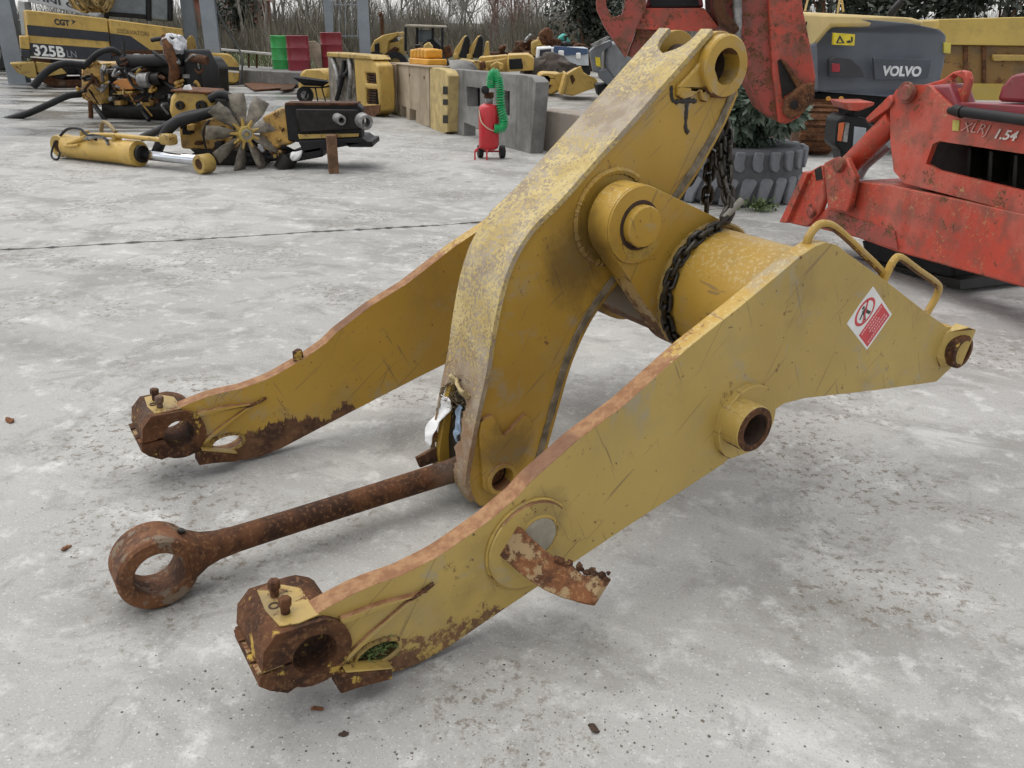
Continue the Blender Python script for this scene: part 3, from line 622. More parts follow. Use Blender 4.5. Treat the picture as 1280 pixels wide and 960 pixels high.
# a few loose flakes on the concrete
M_flake = rusty('flake_rust', 1.3)
for i, (x, y, r_, lb) in enumerate(((397, 887, .011, 'small rust flake on the concrete below the near rusty clamp'), (83, 686, .012, 'small rust flake on the concrete beyond the round rod eye'), (12, 527, .02, 'brown dead leaf on the concrete beyond the far rusty clamp'), (516, 604, .03, 'dark broken lump beside the rusty link rod'), (742, 912, .012, 'small dark pebble on the concrete under the torn sleeve'), (430, 918, .009, 'tiny dark pebble in front of the near rusty clamp'))):
    g_ = gnd(x, y); bm = new_bm(); bmesh.ops.create_icosphere(bm, subdivisions=2, radius=1, matrix=Matrix.Translation((g_.x, g_.y, r_ * .28)) @ Matrix.Rotation(i * 1.3, 4, 'Z') @ Matrix.Diagonal((r_ * 1.5, r_ * .8, r_ * .35, 1))); jitter(bm, r_ * .5, i, 1.2 / r_)
    for v_ in bm.verts: v_.co.z = max(v_.co.z, .0005)
    tag(obj('loose_flake', bm, M_flake if i < 3 else M_darkhole, None, ang=25), lb, 'flake')
# ================================================================ yard: helpers and materials
def vprism(root, name, vp, pts, d0, d1, mat, bevel=.01, holes=(), parent=None, seg=2):
    bm = new_bm(); vp.prism(bm, pts, d0, d1, holes); return obj(name, bm, mat, parent or root, bevel, local=True, seg=seg)
def V3(vp, x, y, d): u, z = vp.q(x, y, d); return Vector((u, d, z))
def vtube(root, name, vp, pts, r, mat, parent=None, n=10, smooth=True):
    p = [V3(vp, *q) for q in pts]; p = smooth_path(p, 6) if smooth and len(p) > 2 else p
    bm = new_bm(); tube(bm, p, r, n); return obj(name, bm, mat, parent or root, 0, local=True, ang=50)
def vdisc(root, name, vp, x, y, r, d0, d1, mat, ri=0, parent=None, n=26):
    c_ = V3(vp, x, y, d0); bm = new_bm()
    ring(bm, c_, (0, 1, 0), r, ri, d1 - d0, n) if ri else solid(bm, c_, (0, 1, 0), r, d1 - d0, n)
    return obj(name, bm, mat, parent or root, 0, local=True)
def vbox(root, name, vp, x0, y0, x1, y1, d0, d1, mat, bevel=.01, parent=None): return vprism(root, name, vp, [(x0, y0), (x1, y0), (x1, y1), (x0, y1)], d0, d1, mat, bevel, (), parent)
def vthing(name, label, cat, vp, group=None): return thing(name, label, cat, vp.loc(), vp.rz, group)
def front(Y, x=0.0): return VP((x - 1, Y), (x + 1, Y))
def letters(root, name, vp, s, x0, y0, x1, y1, mat, d=-.006, bold=.02, drop=0.0, parent=None, shear=0.0):
    cu = bpy.data.curves.new('t', 'FONT'); cu.body = s; cu.offset = bold; cu.extrude = .02; cu.shear = shear; t = bpy.data.objects.new('t', cu); C.objects.link(t)
    bpy.context.view_layer.update(); me = bpy.data.meshes.new_from_object(t.evaluated_get(bpy.context.evaluated_depsgraph_get())); bpy.data.objects.remove(t); bpy.data.curves.remove(cu)
    xs = [v.co.x for v in me.vertices]; ys = [v.co.y for v in me.vertices]
    u0, z1 = vp.q(x0, y0, d); u1, _ = vp.q(x1, y0, d); _, z0 = vp.q(x0, y1, d); slope = vp.q(x1, y1 + drop, d)[1] - z0
    for v in me.vertices:
        fx = (v.co.x - min(xs)) / (max(xs) - min(xs)); fy = (v.co.y - min(ys)) / (max(ys) - min(ys))
        v.co = Vector((u0 + (u1 - u0) * fx, d + v.co.z * -.1, z0 + (z1 - z0) * fy + slope * fx))
    me.name = name; me.materials.clear(); me.materials.append(mat); o = bpy.data.objects.new(name, me); C.objects.link(o); o.parent = parent or root
    return o
M_cat = paint('machine_yellow', (.50, .325, .075), .55, 1.6, .55)
M_cat2 = paint('dull_yellow', (.40, .27, .065), .75, 1.6, .58)
M_blk = plain('black_paint', (.012, .012, .013), .55, var=.5, spec=.25)
M_claw = paint('claw_red', (.42, .055, .03), .8, 2.0, .7, chip=(.2, .1, .05), scratch=.9, fleck=(.14, .06, .03))
M_blk2 = plain('oily_black', (.013, .011, .009), .45, .0, .7, 14, .3)
M_navy = plain('decal_black', (.02, .022, .03), .45, var=.3, bump=0)
M_white = plain('decal_white', (.75, .75, .73), .5, var=.1, bump=0)
M_rub = plain('rubber_hose', (.017, .017, .018), .6, var=.4, spec=.3)
M_chrome = plain('chrome_rod', (.62, .64, .68), .12, 1.0, .08, bump=0)
M_alu = plain('grey_metal', (.27, .265, .255), .5, .4, .55, 12)
M_red = paint('machine_red', (.43, .046, .022), .68, 1.7, .6, chip=(.30, .17, .09), scratch=1.0, faded=(.44, .12, .085), fleck=(.34, .22, .09))
M_red2 = paint('rubbed_red', (.30, .05, .035), .95, 1.4, .7)
M_maroon = paint('maroon_paint', (.20, .025, .033), .3, 1.4, .35, rough=.35, fleck=(.2, .1, .05))
M_rust = rusty('scrap_rust', 1.0)
M_rustd = rusty('scrap_rust_dark', .6)
M_steel = plain('post_grey', (.24, .27, .30), .6, var=.15, scale=2)
M_wood = plain('timber', (.16, .085, .045), .85, var=.5, scale=8)
M_glass = plain('cab_glass', (.16, .19, .21), .12, var=.25, bump=0)
def block_mat(name, a, b, streak):
    k = NT(name); n1 = k.noise(2.2, 7, .65); st = k.noise(5, 6, .65, k.mapping((1, 1, .12))); f = k.noise(30, 4, .65)
    c = k.mix(k.ss(n1, .35, .68), a, b); c = k.mix(k.mth('MULTIPLY', k.ss(st, .52, .7), .65), c, streak); c = k.mix(k.mth('MULTIPLY', k.ss(f, .6, .7), .35), c, tuple(v * .5 for v in a))
    k.bump(f, .3, .01); return k.fin(c, .88, 0, .35)
M_block = block_mat('weathered_concrete', (.15, .146, .138), (.27, .265, .25), (.085, .078, .07))
M_tan = block_mat('stained_tan_block', (.30, .24, .165), (.42, .345, .25), (.19, .105, .055))
# ---------------------------------------------------------------- excavator with lettered side
vp = VP(at(31, 60, 21), at(231, 60, 22.8))
ex = vthing('excavator', 'old yellow and black excavator with white 325B lettering on its side', 'excavator', vp)
h1 = vprism(ex, 'engine_housing', vp, [(31, 12), (134, 23), (140, 79), (37, 72)], 0, 1.6, M_cat, .04)
h2 = vprism(ex, 'rear_housing', vp, [(135, 23.5), (229, 36), (231, 82), (141, 79)], .02, 1.6, M_cat, .04)
vprism(ex, 'stripe', vp, [(33.5, 31), (136, 40.5), (137, 52), (35, 44)], -.012, 0, M_navy, 0, parent=h1)
vprism(ex, 'stripe', vp, [(36.5, 53.5), (138.5, 61), (139.8, 76.5), (37.5, 69.5)], -.012, 0, M_navy, 0, parent=h1)
vprism(ex, 'trim_line', vp, [(37.5, 70.3), (139.8, 77.2), (139.8, 79), (37.5, 72)], -.016, 0, M_white, 0, parent=h1)
vprism(ex, 'stripe', vp, [(137, 41.5), (163, 45), (203, 73), (203, 80), (141, 78.5)], .008, .02, M_navy, 0, parent=h2)
letters(ex, 'lettering', vp, '325B', 40.5, 55.5, 79, 69.5, M_white, -.02, .03, 2.6, h1)
letters(ex, 'lettering', vp, 'LN', 83, 63, 94.5, 71.5, plain('decal_dim', (.22, .23, .25), .5, bump=0), -.02, .01, .8, h1)
letters(ex, 'lettering', vp, 'CGT', 67, 23, 86, 31, M_navy, -.006, .05, 2, h1)
vprism(ex, 'logo_arrow', vp, [(88, 24), (95, 27), (89, 31), (91, 27.5)], -.006, 0, M_navy, 0, parent=h1)
letters(ex, 'lettering', vp, 'CAT', 165, 66.5, 195, 73.5, M_white, .0, .03, 2, h2)
letters(ex, 'lettering', vp, 'ESCAVATORI', 146, 35.5, 185, 41, plain('decal_brown', (.20, .13, .04), .5, bump=0), .012, .012, 4.5, h2)
vprism(ex, 'step_block', vp, [(24.5, 45), (36, 45), (37.5, 62), (26, 61)], -.1, .5, M_cat, .02)
vprism(ex, 'step_base', vp, [(25.5, 61.5), (37.5, 62.5), (38, 73), (27, 72)], -.1, .5, M_navy, .02)
dk = vprism(ex, 'deck', vp, [(235, 64), (288, 67.5), (299, 79), (300, 101), (292, 105), (240, 100)], -.3, .5, M_cat, .05)
vprism(ex, 'stripe', vp, [(236, 80), (299, 84), (299, 88), (236, 84)], -.315, -.3, M_navy, 0, parent=dk)
vprism(ex, 'trim_line', vp, [(236, 85), (299, 89), (299, 91), (236, 87)], -.318, -.3, M_white, 0, parent=dk)
vprism(ex, 'lifting_eye', vp, [(228, 68), (232, 52), (238, 44), (243, 46), (248, 66), (240, 70)], .3, .4, M_cat2, .02)
bm = new_bm(); box(bm, .2, 3.6, .2, 1.6, .28, .9); obj('car_body', bm, M_blk, ex, .05, local=True)
for dd in (.0, 1.2):
    tr = new_bm(); u0 = .1; L = 4.3; pr_ = arc(u0 + .42, .43, .42, 90, 270, 8) + arc(u0 + L - .42, .43, .42, -90, 90, 8); tri_prism(tr, [pr_, [(x * .86 + .3, (z - .43) * .62 + .43) for x, z in pr_]], dd, dd + .6, lambda u, v, d: Vector((u, d, v))); tk = obj('track', tr, M_rustd, ex, .03, local=True)
    for q in range(6):
        bm = new_bm(); solid(bm, (u0 + .5 + q * .66, dd + .1, .42), (0, 1, 0), .24, .4, 16); obj('roller', bm, M_blk2, tk, 0, local=True)
vprism(ex, 'track_guard', vp, [(12, 79), (43, 77), (47, 98), (38, 98), (22, 91)], -.25, .3, M_cat2, .03)
vprism(ex, 'swing_guard', vp, [(44, 77), (72, 80), (84, 92), (56, 96), (46, 90)], -.15, .3, M_cat2, .03)
cb = vprism(ex, 'cab', vp, [(132, -60), (214, -55), (216, 28), (133, 18)], .9, 2.4, M_glass, .05)
for x in (133, 186, 213): vtube(ex, 'cab_pillar', vp, [(x, 26, .88), (x - 1, -58, .88)], .07, M_blk, cb, 8, False)
vprism(ex, 'cab_sill', vp, [(130, 14), (182, 18), (182, 24), (130, 20)], .8, .9, M_blk, .02, parent=cb)
bm = new_bm(); rb = random.Random(6)
for i in range(46):
    x = 95 + rb.random() * 36; p = [V3(vp, x - 14, -6 - rb.random() * 10, .35 + rb.random() * .5), V3(vp, x - 4, 4 + rb.random() * 8, .3 + rb.random() * .5), V3(vp, x + 9, 7 + rb.random() * 7, .4 + rb.random() * .4), V3(vp, x + 16, -4 - rb.random() * 20, .5)]
    tube(bm, smooth_path(p, 4), rb.uniform(.015, .03), 5)
o = obj('straps', bm, plain('strap_tan', (.30, .21, .08), .9, var=.7, scale=5), None, 0, local=True); o.name = 'strap_bundle'; o.location = vp.loc(); o.rotation_euler = (0, 0, vp.rz); o['kind'] = 'stuff'; o['label'] = 'heap of tan hose and straps on the black and yellow excavator'
# ---------------------------------------------------------------- pale truck behind it
vp = VP((-17.6, 28.2), (-9, 26.4))
tk = vthing('crane_truck', 'pale grey truck with dark lettering on its beam, behind the 325B excavator', 'truck', vp)
M_pale = paint('pale_grey_paint', (.42, .43, .42), .15, .6, .3)
bmn = vprism(tk, 'beam', vp, [(30, -24), (34, 2), (122, 22), (128, 16), (98, 6), (80, -4)], 0, .7, M_pale, .04)
letters(tk, 'lettering', vp, 'TINI C', 40, -8, 92, -1, M_navy, -.012, .02, 12, bmn)
vprism(tk, 'chassis', vp, [(-60, 22), (120, 30), (120, 60), (-60, 52)], .2, 1.8, M_blk, .05)
vprism(tk, 'tail_post', vp, [(22, 0), (30, 2), (34, 44), (27, 44)], -.1, .2, M_pale, .02)
vprism(tk, 'mudguard', vp, [(-40, 34), (2, 36), (16, 48), (22, 72), (16, 74), (8, 54), (-2, 46), (-40, 44)], -.3, .4, M_pale, .02)
c0 = V3(vp, -4, 66, .0); c0.z = .56
bm = new_bm(); ring(bm, c0 - Vector((0, .15, 0)), (0, 1, 0), .56, .3, .32, 30); wh = obj('wheel', bm, M_rub, tk, 0, local=True)
bm = new_bm(); lathe(bm, [(0, .12), (.1, .10), (.12, .16), (.26, .2), (.3, .1), (.31, .3)], c0 - Vector((0, .15, 0)), (0, 1, 0), 24); obj('hub', bm, M_alu, wh, 0, local=True)
vprism(tk, 'body_side', vp, [(60, -90), (96, -60), (98, 5), (60, -4)], .5, 1.8, plain('faded_brick_panel', (.40, .22, .17), .8), .03)
# ---------------------------------------------------------------- steel posts
def post(px, Y, wd, label):
    p = at(px, 0, Y); t = thing('steel_post', label, 'post', (p.x, Y, 0), 0, 'grey steel posts'); h = 5.2
    for nm, a in (('flange', (-wd / 2, wd / 2, -wd * .5, -wd * .5 + .025)), ('flange', (-wd / 2, wd / 2, wd * .5 - .025, wd * .5)), ('web', (-.016, .016, -wd * .5 + .026, wd * .5 - .026))):
        bm = new_bm(); box(bm, *a, .02, h); obj(nm, bm, M_steel, t, .004, local=True)
    bm = new_bm(); box(bm, -wd * .75, wd * .75, -wd * .75, wd * .75, 0, .018); obj('base_plate', bm, M_steel, t, .004, local=True)
    t.rotation_euler = (0, 0, R(12)); return t
post(3.5, 22.5, .42, 'grey steel post beside the 325B lettering of the excavator')
post(233, 24.6, .30, 'grey steel post behind the excavator rear, next to the paler post')
post(259, 23.2, .36, 'pale grey steel post standing over the low yellow excavator deck')
post(409, 27.5, .24, 'thin grey steel post behind the right dark red drum')
post(453, 25.2, .30, 'grey steel post above the upright yellow machine hood')
# cable sagging to the excavator
bm = new_bm(); tube(bm, smooth_path([at(262, -30, 22), at(275, 20, 21.5), at(299, 62, 21), at(303, 78, 20.6), at(300, 104, 20.2)], 6), .022, 6)
tag(obj('hanging_cable', bm, M_rub), 'thin black cable hanging down beside the pale steel post', 'cable')
# mesh panel between posts
bm = new_bm()
vg = front(26.5); mp = vthing('wire_panel', 'wire grid panel between the two right grey steel posts', 'wire panel', vg)
for i, x in enumerate((416, 424, 432, 440, 447)): vtube(mp, 'wire', vg, [(x, -40, 0), (x, 48, 0)], .012, M_steel, None, 5, False)
for y in (-8, 6, 45): vtube(mp, 'wire', vg, [(412, y, .01), (450, y, .01)], .012, M_steel, None, 5, False)
# ---------------------------------------------------------------- low kerb wall, rail, drums
A, B = gnd(255, 101), gnd(486, 117); vp = VP(A, B)
kb = vprism(None, 'low_concrete_wall', vp, [(200, 82), (486, 96.5), (486, 118), (200, 98)], 0, 1.6, M_block, .02); kb.location = vp.loc(); kb.rotation_euler = (0, 0, vp.rz)
tag(kb, 'long low concrete wall under the green and dark red drums', 'wall')
rl = vthing('rail_fence', 'white topped rail on thin dark posts beside the green drum', 'railing', vp)
vprism(rl, 'top_rail', vp, [(262, 59.5), (352, 67.5), (352, 70.5), (262, 62)], .9, 1.0, plain('rail_white', (.6, .58, .54), .7), .01)
for x in (281, 311, 321, 343): vtube(rl, 'rail_post', vp, [(x, 62 + (x - 262) * .09, .95), (x, 84 + (x - 262) * .05, .95)], .025, M_rustd, None, 6, False)
def drum(px, y0, y1, Y, mat, label):
    top = at(px, y0, Y); bot = at(px, y1, Y); h = .88; r = .29; t = thing('steel_drum', label, 'drum', (top.x, Y, max(bot.z, .3)), 0, 'drums on the low wall')
    pr_ = [(0, .012), (r - .02, .012), (r - .012, 0), (r, .01)]
    for z in (.28, .58): pr_ += [(r, z - .03), (r + .014, z), (r, z + .03)]
    pr_ += [(r, h - .02), (r + .008, h - .008), (r - .01, h), (r - .02, h - .02), (0, h - .02)]
    bm = new_bm(); lathe(bm, pr_, (0, 0, 0), (0, 0, 1), 30); obj('shell', bm, mat, t, 0, local=True)
    bm = new_bm(); solid(bm, (.15, .05, h - .02), (0, 0, 1), .03, .015, 10); obj('bung', bm, M_alu, t, 0, local=True); return t
drum(351.5, 50, 88, 24.3, plain('drum_green', (.045, .36, .09), .4, var=.2), 'bright green steel drum on the low wall')
drum(371.5, 51, 89, 23.6, paint('drum_red', (.22, .022, .035), .15, 1, .25, rough=.35), 'dark red steel drum touching the green drum')
drum(413.5, 46, 84, 24.3, paint('drum_red_labelled', (.23, .022, .032), .1, 1, .2, rough=.35), 'dark red steel drum in front of the thin steel post')
vg = front(24.1); sh = vprism(None, 'leaning_sheet', vg, [(384, 52), (393, 51), (401, 58), (403, 86), (396, 84), (390, 72), (384, 86)], 0, .06, plain('sheet_tan', (.36, .30, .22), .9, var=.35), .01); sh.location = vg.loc(); tag(sh, 'torn tan sheet leaning between the two dark red drums', 'sheet')
# flat rusty sheets on the ground
for pts, nm, lb, z in (([(305, 102), (330, 97), (362, 100), (358, 107), (318, 110)], 'plywood_sheet', 'rusty brown flat sheet lying by the low wall', .02), ([(358, 102), (372, 103), (366, 110), (350, 112)], 'steel_plate', 'dark flat plate lying beside the rusty flat sheet', .05)):
    bm = new_bm(); q = [gnd(x, y + 5) for x, y in pts]; tri_prism(bm, [[(p.x, p.y) for p in q]], z, z + .03, lambda u, v, d: Vector((u, v, d))); tag(obj(nm, bm, M_rust if nm[0] == 'p' else M_rustd, None, .005), lb, 'sheet')
# ---------------------------------------------------------------- wheelbarrow
vp = VP(gnd(365, 131), gnd(415, 132))
wb = vthing('wheelbarrow', 'black wheelbarrow in front of the upright yellow hood', 'wheelbarrow', vp)
bm = new_bm(); top = [V3(vp, x, y, d) for x, y, d in ((366, 97, .0), (411, 103, .0), (411, 101, .6), (368, 95, .6))]; bot = [V3(vp, x, y, d) for x, y, d in ((380, 107, .12), (404, 108, .12), (404, 106, .48), (380, 106, .48))]
a = [bm.verts.new(p) for p in top]; b = [bm.verts.new(p) for p in bot]
for i in range(4): bm.faces.new((a[i], a[(i + 1) % 4], b[(i + 1) % 4], b[i]))
bm.faces.new(b); o = obj('tray', bm, M_blk, wb, 0, local=True); sd = o.modifiers.new('t', 'SOLIDIFY'); sd.thickness = .015
for d in (.1, .5):
    vtube(wb, 'handle_bar', vp, [(378, 109, d), (405, 109, d), (424, 104, d)], .018, M_blk, None, 6); vtube(wb, 'leg', vp, [(402, 109, d), (408, 131, d), (398, 131, d), (394, 109, d)], .016, M_blk, None, 6, False)
    vtube(wb, 'fork', vp, [(386, 109, d), (381, 124, .3)], .018, M_blk, None, 6, False)
cw = V3(vp, 381, 122, .26); cw.z = .17
bm = new_bm(); ring(bm, cw, (0, 1, 0), .17, .09, .08, 20); wh = obj('wheel', bm, M_rub, wb, 0, local=True); bm = new_bm(); solid(bm, cw + Vector((0, .01, 0)), (0, 1, 0), .09, .06, 14); obj('hub', bm, M_alu, wh, 0, local=True)
# rounded yellow casting behind it
vp = VP(gnd(372, 126), gnd(412, 128)); vp.A += vp.n * 1.0
o = vprism(None, 'yellow_casting', vp, [(374, 92), (378, 87), (404, 87), (410, 92), (411, 118), (408, 126), (376, 124), (371, 116), (372, 104)], 0, .8, M_cat, .08); o.location = vp.loc(); o.rotation_euler = (0, 0, vp.rz); tag(o, 'rounded yellow casting on the ground behind the black wheelbarrow', 'casting')
# ---------------------------------------------------------------- upright hood with louvres
vp = VP(gnd(406, 131), gnd(474, 147)); hd = vthing('machine_hood', 'upright yellow machine hood with two dark louvred openings', 'hood', vp)
vprism(hd, 'side_panel', vp, [(442, 72), (465, 74), (472, 82), (475, 118), (475, 138), (468, 145), (452, 144), (446, 138)], 0, .3, M_cat, .03, ([(456, 91), (469, 92), (470, 105), (457, 104)], [(457, 111), (471, 112), (473, 131), (457, 130)]))
for pts, n_ in (([(456, 91), (469, 92), (470, 105), (457, 104)], 4), ([(457, 111), (471, 112), (473, 131), (457, 130)], 6)):
    lb = vprism(hd, 'louvre_box', vp, pts, .08, .12, M_blk, 0)
    for i in range(n_):
        t = (i + .5) / n_; y0 = pts[0][1] + (pts[3][1] - pts[0][1]) * t; vtube(hd, 'slat', vp, [(457.5, y0, .04), (470, y0 + 1, .04)], .012, M_rustd, lb, 5, False)
vprism(hd, 'rust_band', vp, [(447, 133), (475, 131), (474, 141), (467, 146), (452, 145)], -.01, .0, M_rust, .0)
vprism(hd, 'end_panel', vp, [(409, 68), (442, 72), (446, 132), (412, 128)], .05, .3, plain('grimy_grey_panel', (.24, .21, .17), .8, var=.5, scale=6), .03)
for x, y, x2, y2, m_ in ((416, 74, 424, 118, M_alu), (430, 76, 421, 124, M_blk), (437, 74, 436, 122, M_alu), (426, 96, 434, 90, M_blk)): vtube(hd, 'pipe', vp, [(x, y, .02), ((x + x2) / 2 + 2, (y + y2) / 2, -.05), (x2, y2, .0)], .045, m_)
vprism(hd, 'top_cover', vp, [(408, 65), (462, 69), (466, 75), (408, 71)], -.03, .34, M_cat2, .02)
# ---------------------------------------------------------------- line of heavy blocks
vp = VP(gnd(484, 139), gnd(556, 167)); o = vthing('tan_block', 'rust stained tan block with two square notches, behind the yellow end piece', 'block', vp)
vprism(o, 'body', vp, [(488, 80), (536, 84.5), (537, 159), (520, 153.5), (520, 138), (512, 135.5), (512, 150), (508, 149), (508, 134), (501, 132), (501, 146), (486, 141)], 0, .3, M_tan, .03)
vprism(o, 'end_rib', vp, [(484, 79), (494, 80), (494, 141), (484, 138)], -.05, .0, M_tan, .02)
vprism(o, 'top_lip', vp, [(487, 78), (537, 83), (537, 85), (487, 80)], -.03, .32, M_tan, .01)
for x, y in ((512, 94), (530, 97)): vdisc(o, 'lifting_hole', vp, x, y, .03, -.004, .02, M_rustd)
e = vthing('yellow_end_piece', 'faded yellow end frame between the tan block and the grey block', 'frame', vp)
vprism(e, 'plate', vp, [(537, 84), (549, 85.5), (557, 88), (560, 95), (559, 165), (553, 167), (538, 160)], .0, .18, plain('faded_yellow', (.46, .35, .15), .8, var=.3, scale=6), .04)
vbox(e, 'slot', vp, 553.5, 108, 559, 118, -.008, .0, M_blk, 0); vbox(e, 'slot', vp, 553.5, 124, 559, 131, -.008, .0, M_blk, 0); vbox(e, 'slot', vp, 553.5, 144, 559, 154, -.008, .0, M_blk, 0)
vp = VP(gnd(558, 164), gnd(663, 192)); o = vthing('concrete_block', 'large grey concrete block with square holes behind the red tank', 'block', vp)
H1, H2 = [(583, 108), (600, 110), (600, 135), (584, 133)], [(621, 112), (637, 114), (637, 147), (622, 144)]
vprism(o, 'body', vp, [(559, 86), (655, 94), (664, 96.5), (670, 103), (663, 192), (626, 182), (620, 174), (600, 168), (600, 161), (580, 153), (580, 170), (558, 164)], 0, .2, M_block, .03, (H1, H2))
for Hh in (H1, H2): vprism(o, 'recess_back', vp, [(x + (2 if x > 600 else 0), y) for x, y in Hh], .185, .199, M_blk, 0)  # black back panels put in for the darkness inside the holes
vp = VP(gnd(668, 188), gnd(712, 196)); o = vprism(None, 'low_stone_slab', vp, [(675, 137), (740, 146), (740, 200), (672, 189)], .1, .5, block_mat('rusty_stone', (.26, .225, .19), (.36, .32, .27), (.30, .16, .09)), .02); o.location = vp.loc(); o.rotation_euler = (0, 0, vp.rz); tag(o, 'low rust streaked stone slab at the end of the grey block', 'slab')
bm = new_bm(); p = gnd(566, 152); bmesh.ops.create_icosphere(bm, subdivisions=3, radius=1, matrix=Matrix.Translation((p.x + .1, p.y + .9, .42)) @ Matrix.Diagonal((.34, .3, .60, 1))); jitter(bm, .10, 3, 3.2); tag(obj('grey_boulder', bm, M_block, None, 0, ang=30), 'grey boulder showing above the joint of the yellow and grey blocks', 'boulder')
# ---------------------------------------------------------------- red tank with green hose
p = gnd(611, 198); tk = thing('oil_drain_tank', 'red wheeled pressure tank with coiled green air hose', 'tank', (p.x, p.y, 0))
M_tankred = plain('tank_red', (.50, .022, .03), .3, var=.12, scale=3, bump=0)
def L(name, bm, mat, parent=tk, bev=0): return obj(name, bm, mat, parent, bev, local=True, ang=50)
bm = new_bm(); lathe(bm, [(0, .10), (.07, .105), (.115, .13), (.128, .17), (.128, .60), (.115, .64), (.07, .665), (0, .67)], (0, 0, 0), (0, 0, 1), 30); L('tank', bm, M_tankred)
for x in (-.14, .14):
    bm = new_bm(); lathe(bm, [(0, -.03), (.03, -.03), (.045, -.035), (.075, -.03), (.082, 0), (.075, .03), (.045, .035), (.03, .03), (0, .03)], (x + .03, .04, .082), (1, .25, 0), 22); L('wheel', bm, M_rub)
bm = new_bm(); tube(bm, [(-.17, .04, .082), (.22, .06, .082)], .012, 8); L('axle', bm, M_tankred)
for x in (-.13, .02):
    bm = new_bm(); tube(bm, smooth_path([(x * .6, -.06, .16), (x - .03, -.12, .12), (x - .04, -.14, .09), (x - .04, -.145, 0)], 4), .011, 8); L('foot', bm, M_tankred)
bm = new_bm(); tube(bm, smooth_path([(.10, .05, .60), (.135, .05, .75), (.135, .05, .95), (.10, .05, 1.0), (.0, .05, 1.0)], 6), .011, 8); L('push_handle', bm, M_tankred)
bm = new_bm(); solid(bm, (0, 0, .66), (0, 0, 1), .05, .07, 16); L('filler_neck', bm, M_alu)
bm = new_bm(); solid(bm, (-.04, -.06, .83), (-.3, -1, .1), .05, .03, 18); L('gauge', bm, M_blk)
bm = new_bm(); box(bm, -.06, .06, -.045, .045, .735, .80); L('valve_block', bm, M_rustd, tk, .01)
bm = new_bm(); tube(bm, smooth_path([(-.12, -.06, .60), (-.09, -.11, .46), (0, -.135, .38), (.08, -.12, .35)], 8), .008, 6); L('sight_hose', bm, plain('hose_clear', (.55, .42, .3), .4))
M_hose = plain('hose_green', (.01, .32, .10), .35, var=.15, bump=0)
def coil(name, path, R0, turns, r=.010):
    P = smooth_path(path, 14); n = len(P) * 8; out = []
    for i in range(n):
        t = i / (n - 1) * (len(P) - 1); k_ = min(int(t), len(P) - 2); p_ = P[k_].lerp(P[k_ + 1], t - k_); d = (P[k_ + 1] - P[k_]).normalized(); u = d.cross(Vector((0, 1, .1))).normalized(); v = d.cross(u); a_ = 2 * math.pi * turns * i / (n - 1)
        out.append(p_ + (u * math.cos(a_) + v * math.sin(a_)) * R0)
    bm = new_bm(); tube(bm, out, r, 5); return bm
L('coiled_hose', coil('c', [Vector((.02, -.04, .86)), Vector((.03, -.05, .98)), Vector((.07, -.05, 1.03)), Vector((.12, -.06, .95)), Vector((.14, -.06, .80)), Vector((.15, -.07, .62)), Vector((.19, -.08, .47)), Vector((.16, -.09, .38)), Vector((.07, -.10, .38))], .048, 46), M_hose)
# ---------------------------------------------------------------- hydraulic cylinder lying on the ground
p0, p1 = gnd(66, 199), gnd(243, 219); vp = VP(p0, p1); vp.A += vp.n * .14
hc = vthing('hydraulic_cylinder', 'yellow hydraulic cylinder with bare chrome rod lying on the concrete', 'cylinder', vp)
LEN = (p1 - p0).length; rB = .135
def HL(name, bm, mat, parent=hc, bev=0): return obj(name, bm, mat, parent, bev, local=True, ang=45)
bm = new_bm(); lathe(bm, [(0, 0), (rB - .01, 0), (rB, .01), (rB, 1.0), (rB + .006, 1.005), (rB + .012, 1.02), (rB + .012, 1.20), (rB - .03, 1.215), (.06, 1.215)], (.13, 0, rB + .01), (1, 0, 0), 30); HL('barrel', bm, M_cat)
bm = new_bm(); solid(bm, (1.345, 0, rB + .01), (1, 0, 0), .10, .05, 24); HL('gland', bm, M_blk2)
bm = new_bm(); solid(bm, (1.39, 0, rB + .005), (1, 0, 0), .058, LEN - 1.43, 24); HL('rod', bm, M_chrome)
bm = new_bm(); ring(bm, (LEN + .02, -.08, .11), (.12, 1, 0), .105, .06, .16, 30); HL('rod_eye', bm, M_cat2)
bm = new_bm(); solid(bm, (LEN + .02, -.065, .11), (.12, 1, 0), .061, .12, 24); HL('eye_bush', bm, M_rustd)
bm = new_bm(); ring(bm, (.06, -.09, .15), (0, 1, 0), .13, .075, .18, 28); HL('barrel_eye', bm, M_cat2)
bm = new_bm(); solid(bm, (.06, -.07, .15), (0, 1, 0), .076, .14, 24); HL('eye_bush', bm, M_rustd)
bm = new_bm(); tube(bm, smooth_path([(.30, -.12, .20), (.52, -.10, .27), (.62, -.05, .31), (.95, -.02, .33), (1.35, -.02, .33), (1.75, -.02, .33)], 6), .026, 10); HL('oil_pipe', bm, M_cat)
bm = new_bm(); box(bm, 1.74, 1.92, -.07, .06, .28, .40); HL('port_block', bm, M_cat2, hc, .03)
bm = new_bm(); tube(bm, smooth_path([(.15, -.10, .16), (.35, -.14, .18), (.50, -.135, .20)], 5), .018, 8); HL('oil_pipe', bm, M_cat)
bm = new_bm(); tube(bm, smooth_path([(.08, -.05, .26), (.25, -.05, .36), (.5, -.08, .38), (.62, -.1, .33), (.8, -.12, .28)], 6), .016, 8); HL('hose', bm, M_rub)
bm = new_bm(); tube(bm, smooth_path([(.62, .1, .28), (.68, .1, .44), (.8, .08, .44), (.95, .04, .36)], 6), .024, 8); HL('hose', bm, plain('hose_tan', (.25, .19, .1), .7))
